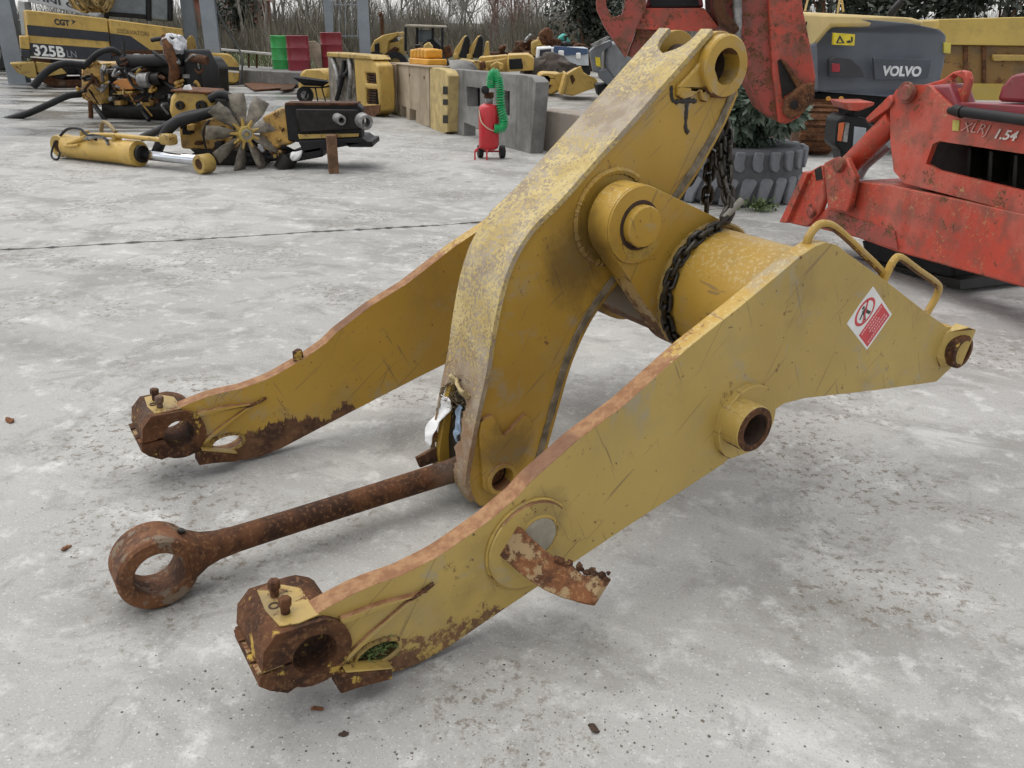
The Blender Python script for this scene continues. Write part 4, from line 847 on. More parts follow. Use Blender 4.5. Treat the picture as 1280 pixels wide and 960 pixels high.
for q in range(3):
    bm = new_bm(); rr_ = random.Random(q); tube(bm, smooth_path([(.62 + rr_.uniform(-.02, .05), -.12, .27), (.75, -.14, .30 + q * .015), (.9, -.10, .31), (1.0, -.13, .24 + q * .02)], 5), .016, 7); HL('hose', bm, M_alu if q < 2 else M_rub)
for x in (.45, .98):
    bm = new_bm(); box(bm, x, x + .05, -.06, .05, .27, .35); HL('pipe_clamp', bm, M_cat2, hc, .008)
bm = new_bm(); tube(bm, smooth_path([(.10, -.13, .22), (.05, -.17, .10), (.08, -.2, .03), (.16, -.19, .02), (.17, -.15, .10)], 6), .012, 7); HL('hose', bm, M_rub)
# ---------------------------------------------------------------- engine with fan and radiator
vp = front(9.9, -3.0); en = vthing('engine_with_radiator', 'yellow engine with large dirty fan and black radiator on the concrete', 'engine', vp)
M_fan = plain('fan_grey', (.21, .185, .145), .6, .1, .6, 9); M_eng = paint('engine_ochre', (.50, .29, .06), .8, 2.0, .7)
vprism(en, 'valve_cover', vp, [(212, 122), (218, 114), (262, 117), (270, 126), (272, 146), (214, 150), (210, 138)], .35, .8, M_cat, .05)
vprism(en, 'cover_gasket', vp, [(213, 112), (262, 115), (262, 118), (213, 115)], .3, .85, M_rust, .01)
for x, y, r_ in ((224, 132, .05), (251, 133, .065)): vdisc(en, 'cover_boss', vp, x, y, r_, .30, .36, M_blk2, .02)
vprism(en, 'engine_block', vp, [(222, 150), (272, 146), (288, 150), (290, 190), (226, 186)], .2, .8, M_eng, .03)
vprism(en, 'timing_case', vp, [(268, 122), (284, 124), (292, 190), (272, 190)], .25, .8, M_blk2, .02)
vprism(en, 'oil_sump', vp, [(236, 186), (330, 190), (328, 206), (262, 207)], .15, .7, M_blk2, .02)
vprism(en, 'filler_cap', vp, [(228, 114), (230, 107), (234, 106), (238, 114)], .4, .5, M_white, .005)
FC = V3(vp, 306, 167, -.12)
def fturn(b_): bmesh.ops.rotate(b_, cent=FC, matrix=Matrix.Rotation(R(34), 3, 'Z'), verts=b_.verts[:])
bm = new_bm(); solid(bm, FC + Vector((0, -.06, 0)), (0, 1, 0), .085, .14, 20); fturn(bm); fan = obj('fan', bm, paint('fan_hub', (.52, .37, .08), .5, 3, .6), en, 0, local=True)
bm = new_bm(); ring(bm, FC + Vector((0, -.085, 0)), (0, 1, 0), .055, .03, .04, 20); fturn(bm); obj('hub_ring', bm, M_alu, fan, 0, local=True)
for i in range(9):
    a = 2 * math.pi * i / 9 + .28; bm = new_bm(); rows = []
    for j in range(6):
        t = j / 5; r_ = .085 + .345 * t; wd = .035 + .055 * min(1, t * 1.8); tw = .75 - .25 * t; row = []
        for k_ in (-1, 0, 1):
            tang = wd * k_ * math.cos(tw); dep = wd * k_ * math.sin(tw) + .012 * (k_ * k_)
            ca, sa = math.cos(a), math.sin(a); row.append(bm.verts.new(FC + Vector((r_ * ca - tang * sa, dep, r_ * sa + tang * ca))))
        rows.append(row)
    for ra, rb_ in zip(rows, rows[1:]):
        for k_ in (0, 1): bm.faces.new((ra[k_], ra[k_ + 1], rb_[k_ + 1], rb_[k_]))
    fturn(bm)
    o = obj('fan_blade', bm, M_fan, fan, 0, local=True); sd = o.modifiers.new('t', 'SOLIDIFY'); sd.thickness = .008
    bm = new_bm(); ca, sa = math.cos(a), math.sin(a); tube(bm, [FC + Vector((ca * .07, 0, sa * .07)), FC + Vector((ca * .17, -.01, sa * .17))], [.026, .010], 8); fturn(bm); obj('blade_root', bm, M_cat, fan, 0, local=True)
vprism(en, 'fan_shroud', vp, [(328, 146), (352, 134), (358, 138), (366, 180), (332, 190), (322, 176)], .05, .55, M_eng, .03)
rd = vprism(en, 'radiator', vp, [(355, 130), (446, 130), (452, 136), (452, 174), (372, 178), (360, 176)], .0, .22, M_blk, .015)
vprism(en, 'radiator_tank', vp, [(368, 136), (448, 137), (449, 162), (372, 166)], -.06, .0, M_blk2, .05, parent=rd)
vprism(en, 'top_edge', vp, [(356, 128.5), (446, 129), (446, 132), (356, 132)], -.02, .24, M_rustd, .005, parent=rd)
vprism(en, 'lower_bar', vp, [(372, 168), (448, 167), (448, 171), (374, 174)], -.04, .02, M_cat2, .005, parent=rd)
for x, y, r_, h_ in ((421, 147, .055, .16), (452, 150, .085, .14)):
    bm = new_bm(); ring(bm, V3(vp, x, y, -.05), (.5, -.85, -.1), r_, r_ * .6, h_, 20); obj('hose_stub', bm, M_alu, rd, 0, local=True)
for pts in ([(372, 176), (452, 172), (460, 178), (380, 192)], [(366, 190), (402, 184), (404, 196), (350, 206), (346, 198)], [(425, 178), (465, 177), (466, 184), (436, 184)]): vprism(en, 'support_frame', vp, pts, -.05, .5, M_blk, .015)
vtube(en, 'frame_leg', vp, [(362, 196, .0), (352, 212, -.02)], .10, M_blk2)
for pts, r_ in (([(270, 138, .2), (248, 145, .0), (222, 152, -.1), (206, 168, -.1), (196, 190, .05)], .06), ([(255, 140, .15), (228, 146, -.05), (205, 160, -.05), (178, 172, .3)], .045), ([(288, 122, .3), (276, 118, .3), (262, 124, .3)], .05), ([(282, 135, .1), (290, 145, -.05), (294, 170, .0), (286, 186, .1)], .02), ([(262, 150, .0), (254, 165, -.05), (258, 188, -.02)], .012), ([(300, 190, .1), (330, 196, .1), (362, 194, .1)], .05)): vtube(en, 'hose', vp, pts, r_, M_rub)
rw = random.Random(21)
for i in range(22): x = rw.uniform(300, 356); y = rw.uniform(150, 200); vtube(en, 'pipe', vp, [(x, y, .12), (x + rw.uniform(-14, 14), y + rw.uniform(-8, 8), .02), (x + rw.uniform(-16, 16), y + rw.uniform(-4, 10), .15)], rw.uniform(.012, .03), rw.choice((M_rub, M_blk2, M_rustd, M_eng)), None, 6)
for i in range(16): x = rw.uniform(222, 292); y = rw.uniform(146, 196); vbox(en, 'bracket', vp, x, y, x + rw.uniform(4, 11), y + rw.uniform(3, 9), rw.uniform(.02, .14), .3, rw.choice((M_blk2, M_eng, M_rustd, M_blk2)), .01)
for i in range(9): x = rw.uniform(272, 345); y = rw.uniform(182, 202); vtube(en, 'bolt_end', vp, [(x, y, .05), (x + rw.uniform(-2, 2), y + rw.uniform(-2, 2), .2)], rw.uniform(.015, .04), rw.choice((M_rust, M_blk2, M_cat2)), None, 6)
q = gnd(415, 218); bm = new_bm(); box(bm, -.055, .055, -.06, .06, 0, .42); t = obj('timber_prop', bm, M_wood, None, .006, local=True); t.location = (q.x, q.y + .1, 0); t.rotation_euler = (0, 0, .3); tag(t, 'upright brown timber block propping up the black radiator', 'timber')
q = at(375, 190, 9.85); bm = new_bm(); bmesh.ops.create_icosphere(bm, subdivisions=2, radius=.055, matrix=Matrix.Translation((q.x - .05, 9.83, q.z - .03))); jitter(bm, .05, 4, 14); tag(obj('paper_scrap', bm, M_white, None), 'small crumpled white paper caught below the black radiator', 'paper')
# ---------------------------------------------------------------- dark oily engine
vp = VP(gnd(104, 150), gnd(252, 158)); vp.A += vp.n * .4; d1_ = vthing('oily_engine', 'black oily engine block with rusty exhaust pipe and loose hoses', 'engine', vp)
vprism(d1_, 'engine_block', vp, [(128, 84), (166, 76), (236, 72), (246, 84), (248, 118), (236, 138), (168, 146), (132, 142), (126, 112)], 0, .9, M_blk2, .06)
vprism(d1_, 'flywheel_case', vp, [(100, 84), (112, 78), (132, 80), (134, 128), (118, 132), (100, 122)], -.05, .9, M_eng, .05)
vtube(d1_, 'air_manifold', vp, [(150, 76, -.1), (190, 76, -.1), (228, 74, -.05)], .10, M_rub, None, 14)
vtube(d1_, 'exhaust_pipe', vp, [(208, 46, -.12), (212, 66, -.22), (218, 84, -.22), (217, 102, -.15)], .085, M_rust, None, 14)
vtube(d1_, 'turbo', vp, [(176, 100, -.2), (188, 100, -.2)], .12, M_alu, None, 18)
vtube(d1_, 'turbo', vp, [(189, 99, -.15), (202, 98, -.15)], .10, M_blk2, None, 18)
vprism(d1_, 'oil_cooler', vp, [(139, 103), (146, 99), (164, 99), (169, 105), (168, 112), (140, 113)], -.2, .1, paint('orange_housing', (.50, .20, .04), .6, 2, .5), .05)
vbox(d1_, 'cooler_lip', vp, 140, 114, 165, 118, -.22, .05, M_cat2, .01)
vprism(d1_, 'fan_pulley', vp, [(228, 62), (238, 62), (250, 84), (252, 112), (240, 120), (230, 100)], -.12, .4, M_blk, .04)
vtube(d1_, 'thermostat_pipe', vp, [(240, 72, -.1), (250, 74, -.2), (259, 76, -.2)], .07, M_rustd, None, 12)
vtube(d1_, 'sump', vp, [(140, 138, .2), (232, 132, .2)], .24, M_blk2, None, 14)
for pts, r_ in (([(152, 70, -.1), (140, 62, -.2), (124, 66, -.3), (112, 76, -.3), (104, 84, -.2)], .045), ([(106, 82, -.2), (78, 80, -.5), (58, 90, -.7), (42, 108, -.8)], .06), ([(100, 118, -.2), (84, 120, -.4), (62, 130, -.55), (34, 142, -.62), (3, 151, -.6)], .055), ([(118, 132, -.1), (126, 142, -.2), (132, 150, -.2)], .04), ([(178, 138, -.1), (186, 150, -.2)], .035), ([(154, 52, -.1), (158, 88, -.2), (168, 108, -.2), (182, 112, -.2)], .025), ([(190, 50, -.1), (205, 48, -.15), (222, 50, -.1)], .035)): vtube(d1_, 'hose', vp, pts, r_, M_rub)
for i in range(44):
    x = rw.uniform(102, 172); y = rw.uniform(72, 126); mt = rw.choice((M_blk2, M_eng, M_rustd, M_cat2, M_rub, M_alu))
    if rw.random() < .5: vbox(d1_, 'fitting', vp, x, y, x + rw.uniform(3, 9), y + rw.uniform(3, 8), -rw.uniform(.05, .22), .1, mt, .015)
    else: vtube(d1_, 'pipe', vp, [(x, y, -.12), (x + rw.uniform(-9, 9), y + rw.uniform(-7, 7), -.25), (x + rw.uniform(-12, 12), y + rw.uniform(-9, 12), -.15)], rw.uniform(.012, .03), mt, None, 6)
for i in range(30): x = rw.uniform(172, 244); y = rw.uniform(84, 130); vbox(d1_, 'fitting', vp, x, y, x + rw.uniform(3, 10), y + rw.uniform(3, 7), -rw.uniform(.02, .14), .1, rw.choice((M_blk2, M_blk2, M_rustd, M_alu, M_eng, M_rub)), .015)
for i in range(26):
    x = rw.uniform(165, 246); y = rw.uniform(70, 134); vtube(d1_, 'pipe', vp, [(x, y, -.12), (x + rw.uniform(-12, 12), y + rw.uniform(-8, 8), -.24), (x + rw.uniform(-18, 18), y + rw.uniform(-10, 14), -.14)], rw.uniform(.012, .028), rw.choice((M_rub, M_blk2, M_rustd, M_alu, M_eng)), None, 6)
vtube(d1_, 'stand_leg', vp, [(113, 126, -.05), (114, 152, -.1)], .04, M_rust, None, 8); vtube(d1_, 'stand_leg', vp, [(232, 124, .0), (236, 156, .0)], .05, M_blk, None, 8)
bm = new_bm(); bmesh.ops.create_icosphere(bm, subdivisions=4, radius=.2, matrix=Matrix.Translation(vp.A + vp.u * 0) @ Matrix.Rotation(vp.rz, 4, 'Z') @ Matrix.Translation(V3(vp, 218, 57, -.05)) @ Matrix.Diagonal((.9, .8, .85, 1))); jitter(bm, .09, 8, 12); tag(obj('plastic_bag', bm, plain('bag_white', (.6, .61, .63), .4, var=.2, scale=20), None, ang=25), 'crumpled white plastic bag over the rusty exhaust of the black engine', 'bag')
# ---------------------------------------------------------------- machines and scrap beyond the blocks
def flat(name, label, cat, Y, parts, group=None, skew=0.0):
    """parts: (name, outline, depth0, depth1, material[, bevel])"""
    xs = [p[0] for q in parts for p in q[1]]; cx = at(sum(xs) / len(xs), 60, Y).x; v = VP((cx, Y), (cx + math.cos(skew), Y + math.sin(skew))); t = vthing(name, label, cat, v, group)
    for q in parts: vprism(t, q[0], v, q[1], q[2], q[3], q[4], q[5] if len(q) > 5 else .03)
    return t, v
t, v = flat('wheel_loader', 'yellow wheel loader with rounded hood behind the tan block', 'loader', 26.5, [('hood', [(462, 62), (468, 50), (478, 44), (497, 40), (497, 45), (486, 52), (484, 74), (462, 74)], 0, 1.6, M_cat), ('hood', [(484, 53), (499, 52), (501, 66), (499, 80), (483, 82)], .1, 1.5, M_cat), ('frame', [(468, 76), (486, 78), (487, 90), (468, 88)], 0, 1.5, M_cat), ('grille', [(468, 55), (474, 53), (475, 76), (469, 76)], -.04, 0, M_blk), ('engine_bay', [(480, 68), (493, 58), (498, 60), (494, 70), (480, 75)], -.05, .08, M_rustd), ('windscreen', [(476, 46), (496, 45), (498, 52), (478, 53)], .3, 1.3, M_glass), ('tower', [(499, 48), (504, 46), (505, 78), (499, 78)], 0, .6, M_cat2)])
vtube(t, 'exhaust_stack', v, [(478, 44, .4), (477, 22, .4), (475, 16, .35)], .06, M_rustd)
for x in (470, 494):
    c_ = V3(v, x, 88, -.1); c_.z = .38; bm = new_bm(); ring(bm, c_, (0, 1, 0), .38, .2, .4, 24); wh = obj('wheel', bm, M_rub, t, .03, local=True); bm = new_bm(); solid(bm, c_ + Vector((0, .08, 0)), (0, 1, 0), .2, .2, 18); obj('hub', bm, M_cat2, wh, 0, local=True)
t, v = flat('tractor', 'old tractor digger with open black roll cage canopy behind the blocks', 'tractor', 25.5, [('roof', [(506, 30.5), (553, 32), (554, 35), (506, 34)], 0, 1.5, plain('canopy_tan', (.32, .28, .22), .8)), ('body', [(528, 54), (540, 48), (551, 58), (554, 76), (528, 76)], .2, 1.2, M_blk), ('fender', [(529, 56), (536, 52), (539, 62), (536, 76), (530, 76)], -.1, .2, M_cat), ('rear_frame', [(552, 60), (562, 56), (566, 70), (554, 76)], .2, .8, M_rust), ('cab_back', [(521, 37), (541, 38), (541, 54), (521, 52)], .9, 1.0, M_glass)])
for x, y1 in ((507, 64), (521.5, 62), (541, 66), (553, 70)):
    for d in ((.05, 1.4) if x in (507, 553) else (.4,)): vtube(t, 'canopy_post', v, [(x, 34, d), (x, y1, d)], .04, M_blk, None, 6, False)
c_ = V3(v, 545, 84, -.1); c_.z = .38; bm = new_bm(); ring(bm, c_, (0, 1, 0), .38, .2, .4, 24); wh = obj('wheel', bm, M_rub, t, .03, local=True); bm = new_bm(); solid(bm, c_ + Vector((0, .1, 0)), (0, 1, 0), .2, .2, 18); obj('hub', bm, M_rust, wh, 0, local=True)
vpb = VP(gnd(484, 139), gnd(556, 167)); t = vthing('orange_valve_bank', 'bright orange ribbed valve bank resting on the tan block', 'valve bank', vpb)
M_or = plain('bright_orange', (.62, .30, .025), .45, var=.2)
vprism(t, 'base', vpb, [(511, 72), (535, 74), (535, 82), (511, 80)], .12, .45, M_or, .02)
for i in range(5): x = 512 + i * 4.3; vprism(t, 'section', vpb, [(x, 60 + abs(i - 2) * .8), (x + 3.4, 60 + abs(i - 2) * .8), (x + 3.4, 73), (x, 73)], .14, .43, M_or, .03)
bm = new_bm(); tube(bm, [V3(vpb, 522, 56, .28), V3(vpb, 522, 61, .28)], .05, 10); obj('spool', bm, M_blk, t, 0, local=True)
t2, v = flat('yellow_bracket', 'pale yellow cast bracket standing behind the orange valve bank', 'bracket', 20, [('plate', [(529, 58), (535, 52), (540, 58), (541, 78), (531, 78)], 0, .3, M_cat2), ('foot', [(527, 74), (545, 76), (548, 84), (527, 83)], -.1, .5, M_cat2)])
for i, (x, lb) in enumerate(((567, 'leaning yellow digger arm with black side, next to the tractor'), (584, 'leaning yellow digger arm with black side, beside the pale upright plate'))):
    flat('leaning_digger_boom', lb, 'digger arm', 24.5, [('web', [(x, 70), (x + 1, 62), (x + 13, 45), (x + 17, 44), (x + 9, 70)], 0, .25, M_cat), ('side', [(x + 6, 72), (x + 14, 46), (x + 18, 44), (x + 20, 50), (x + 19, 66), (x + 16, 73)], -.08, .5, M_blk), ('pin_boss', [(x - 1, 68), (x + 5, 66), (x + 8, 74), (x, 75)], -.1, .3, M_cat2)])
flat('upright_plate', 'tall tapered yellow plate beside the two leaning digger arms', 'plate', 24, [('plate', [(604, 74), (607, 52), (611, 51), (612, 74)], 0, .3, M_cat2), ('rib', [(602, 70), (614, 70), (614, 78), (602, 78)], -.1, .5, M_cat)])
t, v = flat('yellow_chassis', 'long yellow machine chassis with dark window opening behind the concrete block', 'chassis', 22, [('rail', [(574, 74), (600, 78), (636, 72), (638, 90), (580, 90)], 0, .8, M_cat2), ('rail', [(598, 72), (634, 69), (634, 80), (600, 80)], .2, 1.0, M_cat), ('end_frame', [(634, 69), (661, 68), (668, 73), (667, 88), (634, 90)], -.2, 1.2, M_cat), ('opening', [(636, 74), (652, 73), (654, 86), (637, 87)], -.24, -.2, M_blk), ('gusset', [(586, 78), (600, 76), (612, 90), (592, 90)], -.25, .0, M_cat), ('gusset', [(612, 82), (622, 76), (632, 90), (614, 90)], -.2, .0, M_cat2)])
for i in range(7): x = rw.uniform(574, 630); vprism(t, 'bracket', v, [(x, 76 + rw.uniform(0, 4)), (x + 7, 75 + rw.uniform(0, 6)), (x + rw.uniform(6, 12), 86), (x + 2, 88)], -rw.uniform(.25, .45), -.1, rw.choice((M_cat, M_cat2, M_rust)), .02)
# scrap heap: separate pieces
sp = [('scrap_box', 'rust brown scrap casing on top of the far scrap heap', [(673, 42), (684, 33), (691, 38), (692, 54), (676, 56)], M_rust), ('bent_scrap_iron', 'bent rusty scrap frame low in the far scrap heap', [(640, 62), (650, 52), (664, 50), (668, 60), (660, 72), (642, 74)], M_rustd), ('scrap_beam', 'tilted ochre scrap beam in the middle of the far heap', [(660, 60), (676, 44), (682, 48), (668, 66)], M_eng), ('scrap_hood', 'dull yellow scrap hood beside the white truck', [(664, 52), (674, 48), (680, 58), (676, 72), (664, 70)], M_cat2), ('scrap_plate', 'pale grey crumpled scrap plate at the heap edge', [(655, 50), (664, 41), (666, 46), (658, 54)], M_alu), ('turquoise_sheet', 'turquoise sheet on top of the heap under the evergreen tree', [(697, 48), (706, 41), (712, 50), (702, 53)], plain('turquoise', (.06, .38, .32), .6)), ('scrap_drum', 'black round scrap tank beside the turquoise sheet', [(702, 54), (710, 51), (716, 56), (714, 62), (703, 62)], M_blk), ('scrap_axle', 'rust brown axle lump on the white truck roof line', [(716, 60), (722, 54), (734, 56), (736, 64), (718, 64)], M_rustd), ('scrap_link', 'open rusty ring at the left of the far scrap heap', [(622, 58), (634, 56), (630, 66), (624, 66)], M_rust)]
for i, (nm, lb, pts, mt) in enumerate(sp):
    Y = 31 + (i % 3) * .9; v = front(Y, at(pts[0][0], 60, Y).x); t = vthing(nm, lb, 'scrap', v); vprism(t, 'body', v, pts, 0, 1.0, mt, .08)
    cx = sum(p[0] for p in pts) / len(pts); cy = sum(p[1] for p in pts) / len(pts)
    for j in range(4): x = cx + rw.uniform(-6, 6); y = cy + rw.uniform(-5, 5); vbox(t, 'fitting', v, x, y, x + rw.uniform(2, 5), y + rw.uniform(1.5, 4), -rw.uniform(.05, .2), .05, rw.choice((mt, M_rustd, M_rust)), .02)
    bm = new_bm(); bx_ = V3(v, cx, cy, .5); box(bm, bx_.x - .5, bx_.x + .5, .1, .9, 0, max(.1, bx_.z - .1)); obj('lower_scrap', bm, M_rustd, t, .05, local=True)
t, v = flat('white_truck', 'white and blue truck cab half hidden behind the scrap and buckets', 'truck', 27.5, [('door', [(672, 60), (691, 59), (692, 82), (670, 82)], 0, 1.6, plain('truck_white', (.66, .67, .66), .4, var=.1)), ('door_window', [(675, 62), (689, 61), (690, 75), (674, 75)], -.03, .0, M_navy), ('cab', [(691, 60), (735, 60), (736, 82), (691, 82)], .1, 1.6, plain('truck_pale', (.55, .58, .6), .4, var=.15)), ('windscreen', [(692, 57), (735, 61), (735, 68), (693, 70)], .02, .1, plain('truck_blue', (.05, .09, .17), .3)), ('lamp_panel', [(698, 63), (705, 63), (705, 71), (698, 71)], -.04, .02, M_white), ('lamp_panel', [(720, 66), (726, 66), (726, 74), (720, 74)], -.04, .02, M_white), ('chassis', [(668, 82), (738, 82), (738, 94), (668, 92)], .2, 1.5, M_blk)])
bm = new_bm(); q = at(685, 90, 23.6); bmesh.ops.create_icosphere(bm, subdivisions=4, radius=1, matrix=Matrix.Translation((q.x, 23.6, .1)) @ Matrix.Diagonal((.95, .7, .72, 1))); jitter(bm, .22, 5, 2.6); jitter(bm, .05, 6, 11)
for v_ in bm.verts: v_.co.z = max(v_.co.z, .013)
tag(obj('rubber_heap', bm, plain('dark_rubble', (.06, .045, .035), .85, var=.6, scale=5), None, ang=25), 'dark brown heap of rubber and earth beside the yellow buckets', 'heap')
t, v = flat('digger_bucket', 'pale yellow bucket with two slots beside the concrete block', 'bucket', 20.6, [('shell', [(671, 96), (676, 91), (700, 92), (706, 98), (703, 112), (692, 118), (680, 117), (675, 106)], 0, .9, M_cat, .05), ('slot', [(677, 99), (686, 99), (684, 102), (678, 102)], -.02, .0, M_blk, 0), ('slot', [(677, 106), (690, 106), (686, 111), (678, 111)], -.02, .0, M_blk2, 0), ('ear', [(692, 93), (705, 90), (708, 100), (700, 112)], -.12, -.04, M_cat2, .02)])
t, v = flat('loader_bucket', 'large yellow loader bucket lying tilted on the gravel with dark stain', 'bucket', 19.6, [('side', [(701, 117), (707, 93), (726, 82), (730, 92), (745, 98), (750, 108), (738, 112), (716, 120)], 0, .08, M_cat, .02), ('shell', [(703, 116), (709, 95), (724, 86), (743, 100), (748, 107), (716, 118)], .08, 1.1, M_cat2, .05), ('stain', [(712, 95), (716, 93), (719, 100), (715, 106)], -.012, .0, M_rustd, 0), ('cutting_edge', [(700, 118), (707, 92), (710, 93), (704, 119)], -.06, 1.12, M_cat, .01)])
t, v = flat('grey_digger_arm', 'grey machine arm with a yellow warning patch beside the red claw', 'machine', 18.6, [('arm', [(737, 64), (744, 58), (764, 50), (766, 54), (752, 66), (752, 92), (742, 90)], 0, .35, plain('arm_grey', (.14, .15, .16), .5), .02), ('patch', [(744, 71), (750, 72), (751, 84), (745, 82)], -.015, .0, plain('patch_yellow', (.62, .48, .02), .5, bump=0), 0), ('body', [(757, 56), (775, 52), (790, 70), (790, 100), (765, 100), (756, 84)], .1, 1.2, plain('body_grey', (.20, .21, .22), .5), .06), ('lower_arm', [(748, 88), (758, 86), (772, 104), (764, 110), (750, 98)], -.1, .25, plain('arm_grey_low', (.11, .12, .13), .5), .02), ('pale_bar', [(738, 56), (760, 45), (763, 47), (744, 60)], -.1, .0, M_alu, .01), ('foot', [(745, 106), (776, 104), (778, 120), (748, 120)], .0, .6, M_blk, .02)])
# ---------------------------------------------------------------- red claw hanging at the top
vp = VP((.4, 7.45), (3.2, 7.3)); cl = vthing('red_claw', 'rust worn red grab claw hanging above the big tyre', 'claw', vp)
fr_ = vprism(cl, 'cross_plate', vp, [(792, 36), (806, 10), (880, 10), (898, 34), (892, 40), (840, 38)], .05, .5, M_claw, .015)
vprism(cl, 'upper_block', vp, [(806, 10), (830, -60), (870, -60), (880, 10)], .15, .9, M_maroon, .02)
vprism(cl, 'hose_gap', vp, [(812, -2), (872, -4), (874, 8), (814, 9)], .12, .15, M_blk, .004)
vprism(cl, 'claw_arm', vp, [(744, -70), (800, -70), (808, 8), (796, 34), (782, 72), (768, 52), (756, 34), (746, 12)], .0, .16, M_red2, .015, ([(757, -20), (776, -22), (782, 2), (778, 18), (766, 22), (758, 8)],))
vprism(cl, 'claw_web', vp, [(784, 70), (798, 33), (840, 40), (812, 60), (796, 74)], .1, .45, M_red2, .01)
vprism(cl, 'jaw_side', vp, [(890, -70), (960, -70), (964, 30), (968, 90), (975, 154), (956, 140), (936, 98), (918, 60), (902, 36), (893, 12)], .0, .5, M_red2, .02)
vprism(cl, 'jaw_front', vp, [(958, -70), (996, -60), (1004, 12), (1016, 70), (1020, 96), (1018, 120), (1000, 146), (984, 155), (974, 154), (966, 92), (962, 30)], -.05, .12, M_claw, .015)
vprism(cl, 'fork_pocket', vp, [(972, 76), (978, 74), (999, 104), (996, 110), (978, 122)], -.06, -.05, M_blk2, 0)
vprism(cl, 'fork_lip', vp, [(976, 73), (983, 77), (1003, 104), (998, 112)], -.10, -.05, M_rust, .008)
vprism(cl, 'tip_lug', vp, [(984, 124), (1004, 106), (1018, 104), (1019, 122), (1004, 142), (990, 150), (981, 142)], -.16, -.05, M_rust, .012)
vdisc(cl, 'lug_hole', vp, 993, 131, .035, -.168, -.158, M_blk2)
vprism(cl, 'hook_arm', vp, [(888, -60), (904, -60), (908, 14), (926, 36), (918, 44), (904, 34), (894, 12)], -.14, .0, M_rustd, .02)
vtube(cl, 'piston_rod', vp, [(919, -70, -.05), (922, 20, -.08), (920, 62, -.08)], .036, M_alu, None, 12)
vprism(cl, 'support_beam', vp, [(812, -60), (920, -66), (926, -260), (806, -260)], .3, .8, M_red, .02)
# ---------------------------------------------------------------- excavator with grey tail
vp = VP((3.9, 11.6), (5.7, 11.5)); vo = vthing('compact_excavator', 'excavator with dark grey tail marked VOLVO and pale yellow hood', 'excavator', vp)
M_vg = plain('tail_grey', (.115, .128, .15), .5, var=.12, scale=2, bump=.03); M_vy = plain('pale_yellow_hood', (.58, .44, .19), .4, var=.12, scale=2, bump=.03)
tail = new_bm(); prof_v = [(1022, 116), (1020, 70), (1024, 40), (1032, 24), (1060, 22), (1140, 29), (1180, 37), (1190, 44), (1188, 80), (1180, 112), (1120, 122)]
vp.prism(tail, prof_v, 0, .9)
for v_ in tail.verts:                                     # the tail is rounded in plan
    t_ = (v_.co.x - .95) / .95; v_.co.y += .28 * t_ * t_
tl = obj('counterweight', tail, M_vg, vo, .06, local=True, seg=3)
vprism(vo, 'name_recess', vp, [(1092, 72), (1165, 75), (1160, 98), (1093, 100)], -.012, .06, plain('recess_grey', (.06, .068, .085), .5, bump=0), .01, parent=tl)
letters(vo, 'lettering', vp, 'VOLVO', 1104, 82, 1153, 95, plain('letter_silver', (.68, .69, .70), .35, bump=0), -.018, .045, 1.0, tl)
vprism(vo, 'lamp_recess', vp, [(1037, 96), (1037, 74), (1044, 71), (1064, 74), (1076, 84), (1081, 97)], -.008, .12, plain('lamp_recess', (.035, .035, .04), .6), .01, parent=tl)
vprism(vo, 'tail_lamp', vp, [(1040, 79), (1050, 80), (1050, 90), (1040, 90)], -.02, .02, plain('lamp_red', (.30, .015, .03), .25, bump=0), .006, parent=tl)
st = vprism(vo, 'warning_plate', vp, [(1043, 41), (1069, 43), (1068, 57), (1042, 56)], .008, .1, plain('plate_yellow', (.68, .54, .03), .5, bump=0), .002, parent=tl)
bm = new_bm(); vp.prism(bm, [(1045, 54), (1050, 44), (1056, 54)], .0, .009, ([(1047.5, 53), (1050, 47.5), (1053, 53)],)); vp.prism(bm, [(1058, 52), (1062, 50), (1065, 53), (1060, 54)], .0, .009); vp.prism(bm, [(1064, 46), (1066, 46), (1066, 52), (1064, 52)], .0, .009)
obj('warning_mark', bm, M_navy, tl, 0, local=True)
vprism(vo, 'warning_plate', vp, [(1180, 53), (1189, 54), (1188, 67), (1180, 66)], .12, .3, plain('plate_yellow_small', (.6, .5, .08), .5, bump=0), .002, parent=tl)
vprism(vo, 'engine_hood', vp, [(984, 50), (992, 14), (1030, 16), (1140, 22), (1158, 27), (1150, 34), (1040, 34), (1018, 60), (990, 66)], .12, 1.6, M_vy, .05)
for i in range(5): x = 992 + i * 3.4; vprism(vo, 'vent_slot', vp, [(x, 36), (x + 2, 27), (x + 3.6, 27), (x + 1.6, 36)], .10, .12, M_blk, 0)
for i in range(5): x = 992 + i * 3.4; vprism(vo, 'vent_slot', vp, [(x, 48), (x + 2, 39), (x + 3.6, 39), (x + 1.6, 48)], .10, .12, M_blk, 0)
vprism(vo, 'skirt', vp, [(1004, 58), (1022, 52), (1024, 116), (1008, 112)], .1, 1.2, M_vg, .03)
vprism(vo, 'cab', vp, [(968, -120), (1000, -120), (1003, 10), (990, 20), (972, 18)], .5, 1.6, M_navy, .04)
vtube(vo, 'hand_rail', vp, [(1006, 14, .4), (1012, -6, .4), (1022, -16, .4)], .014, M_vy, None, 8); vtube(vo, 'hand_rail', vp, [(1047, 16, .3), (1051, -4, .3), (1054, 14, .5)], .014, M_vy, None, 8)
vtube(vo, 'exhaust', vp, [(1113, 24, .5), (1116, 14, .5), (1127, 2, .5)], .05, M_blk2, None, 12)
bm = new_bm(); box(bm, .1, 1.75, .4, 2.2, .30, .80); obj('turntable', bm, M_blk, vo, .04, local=True)
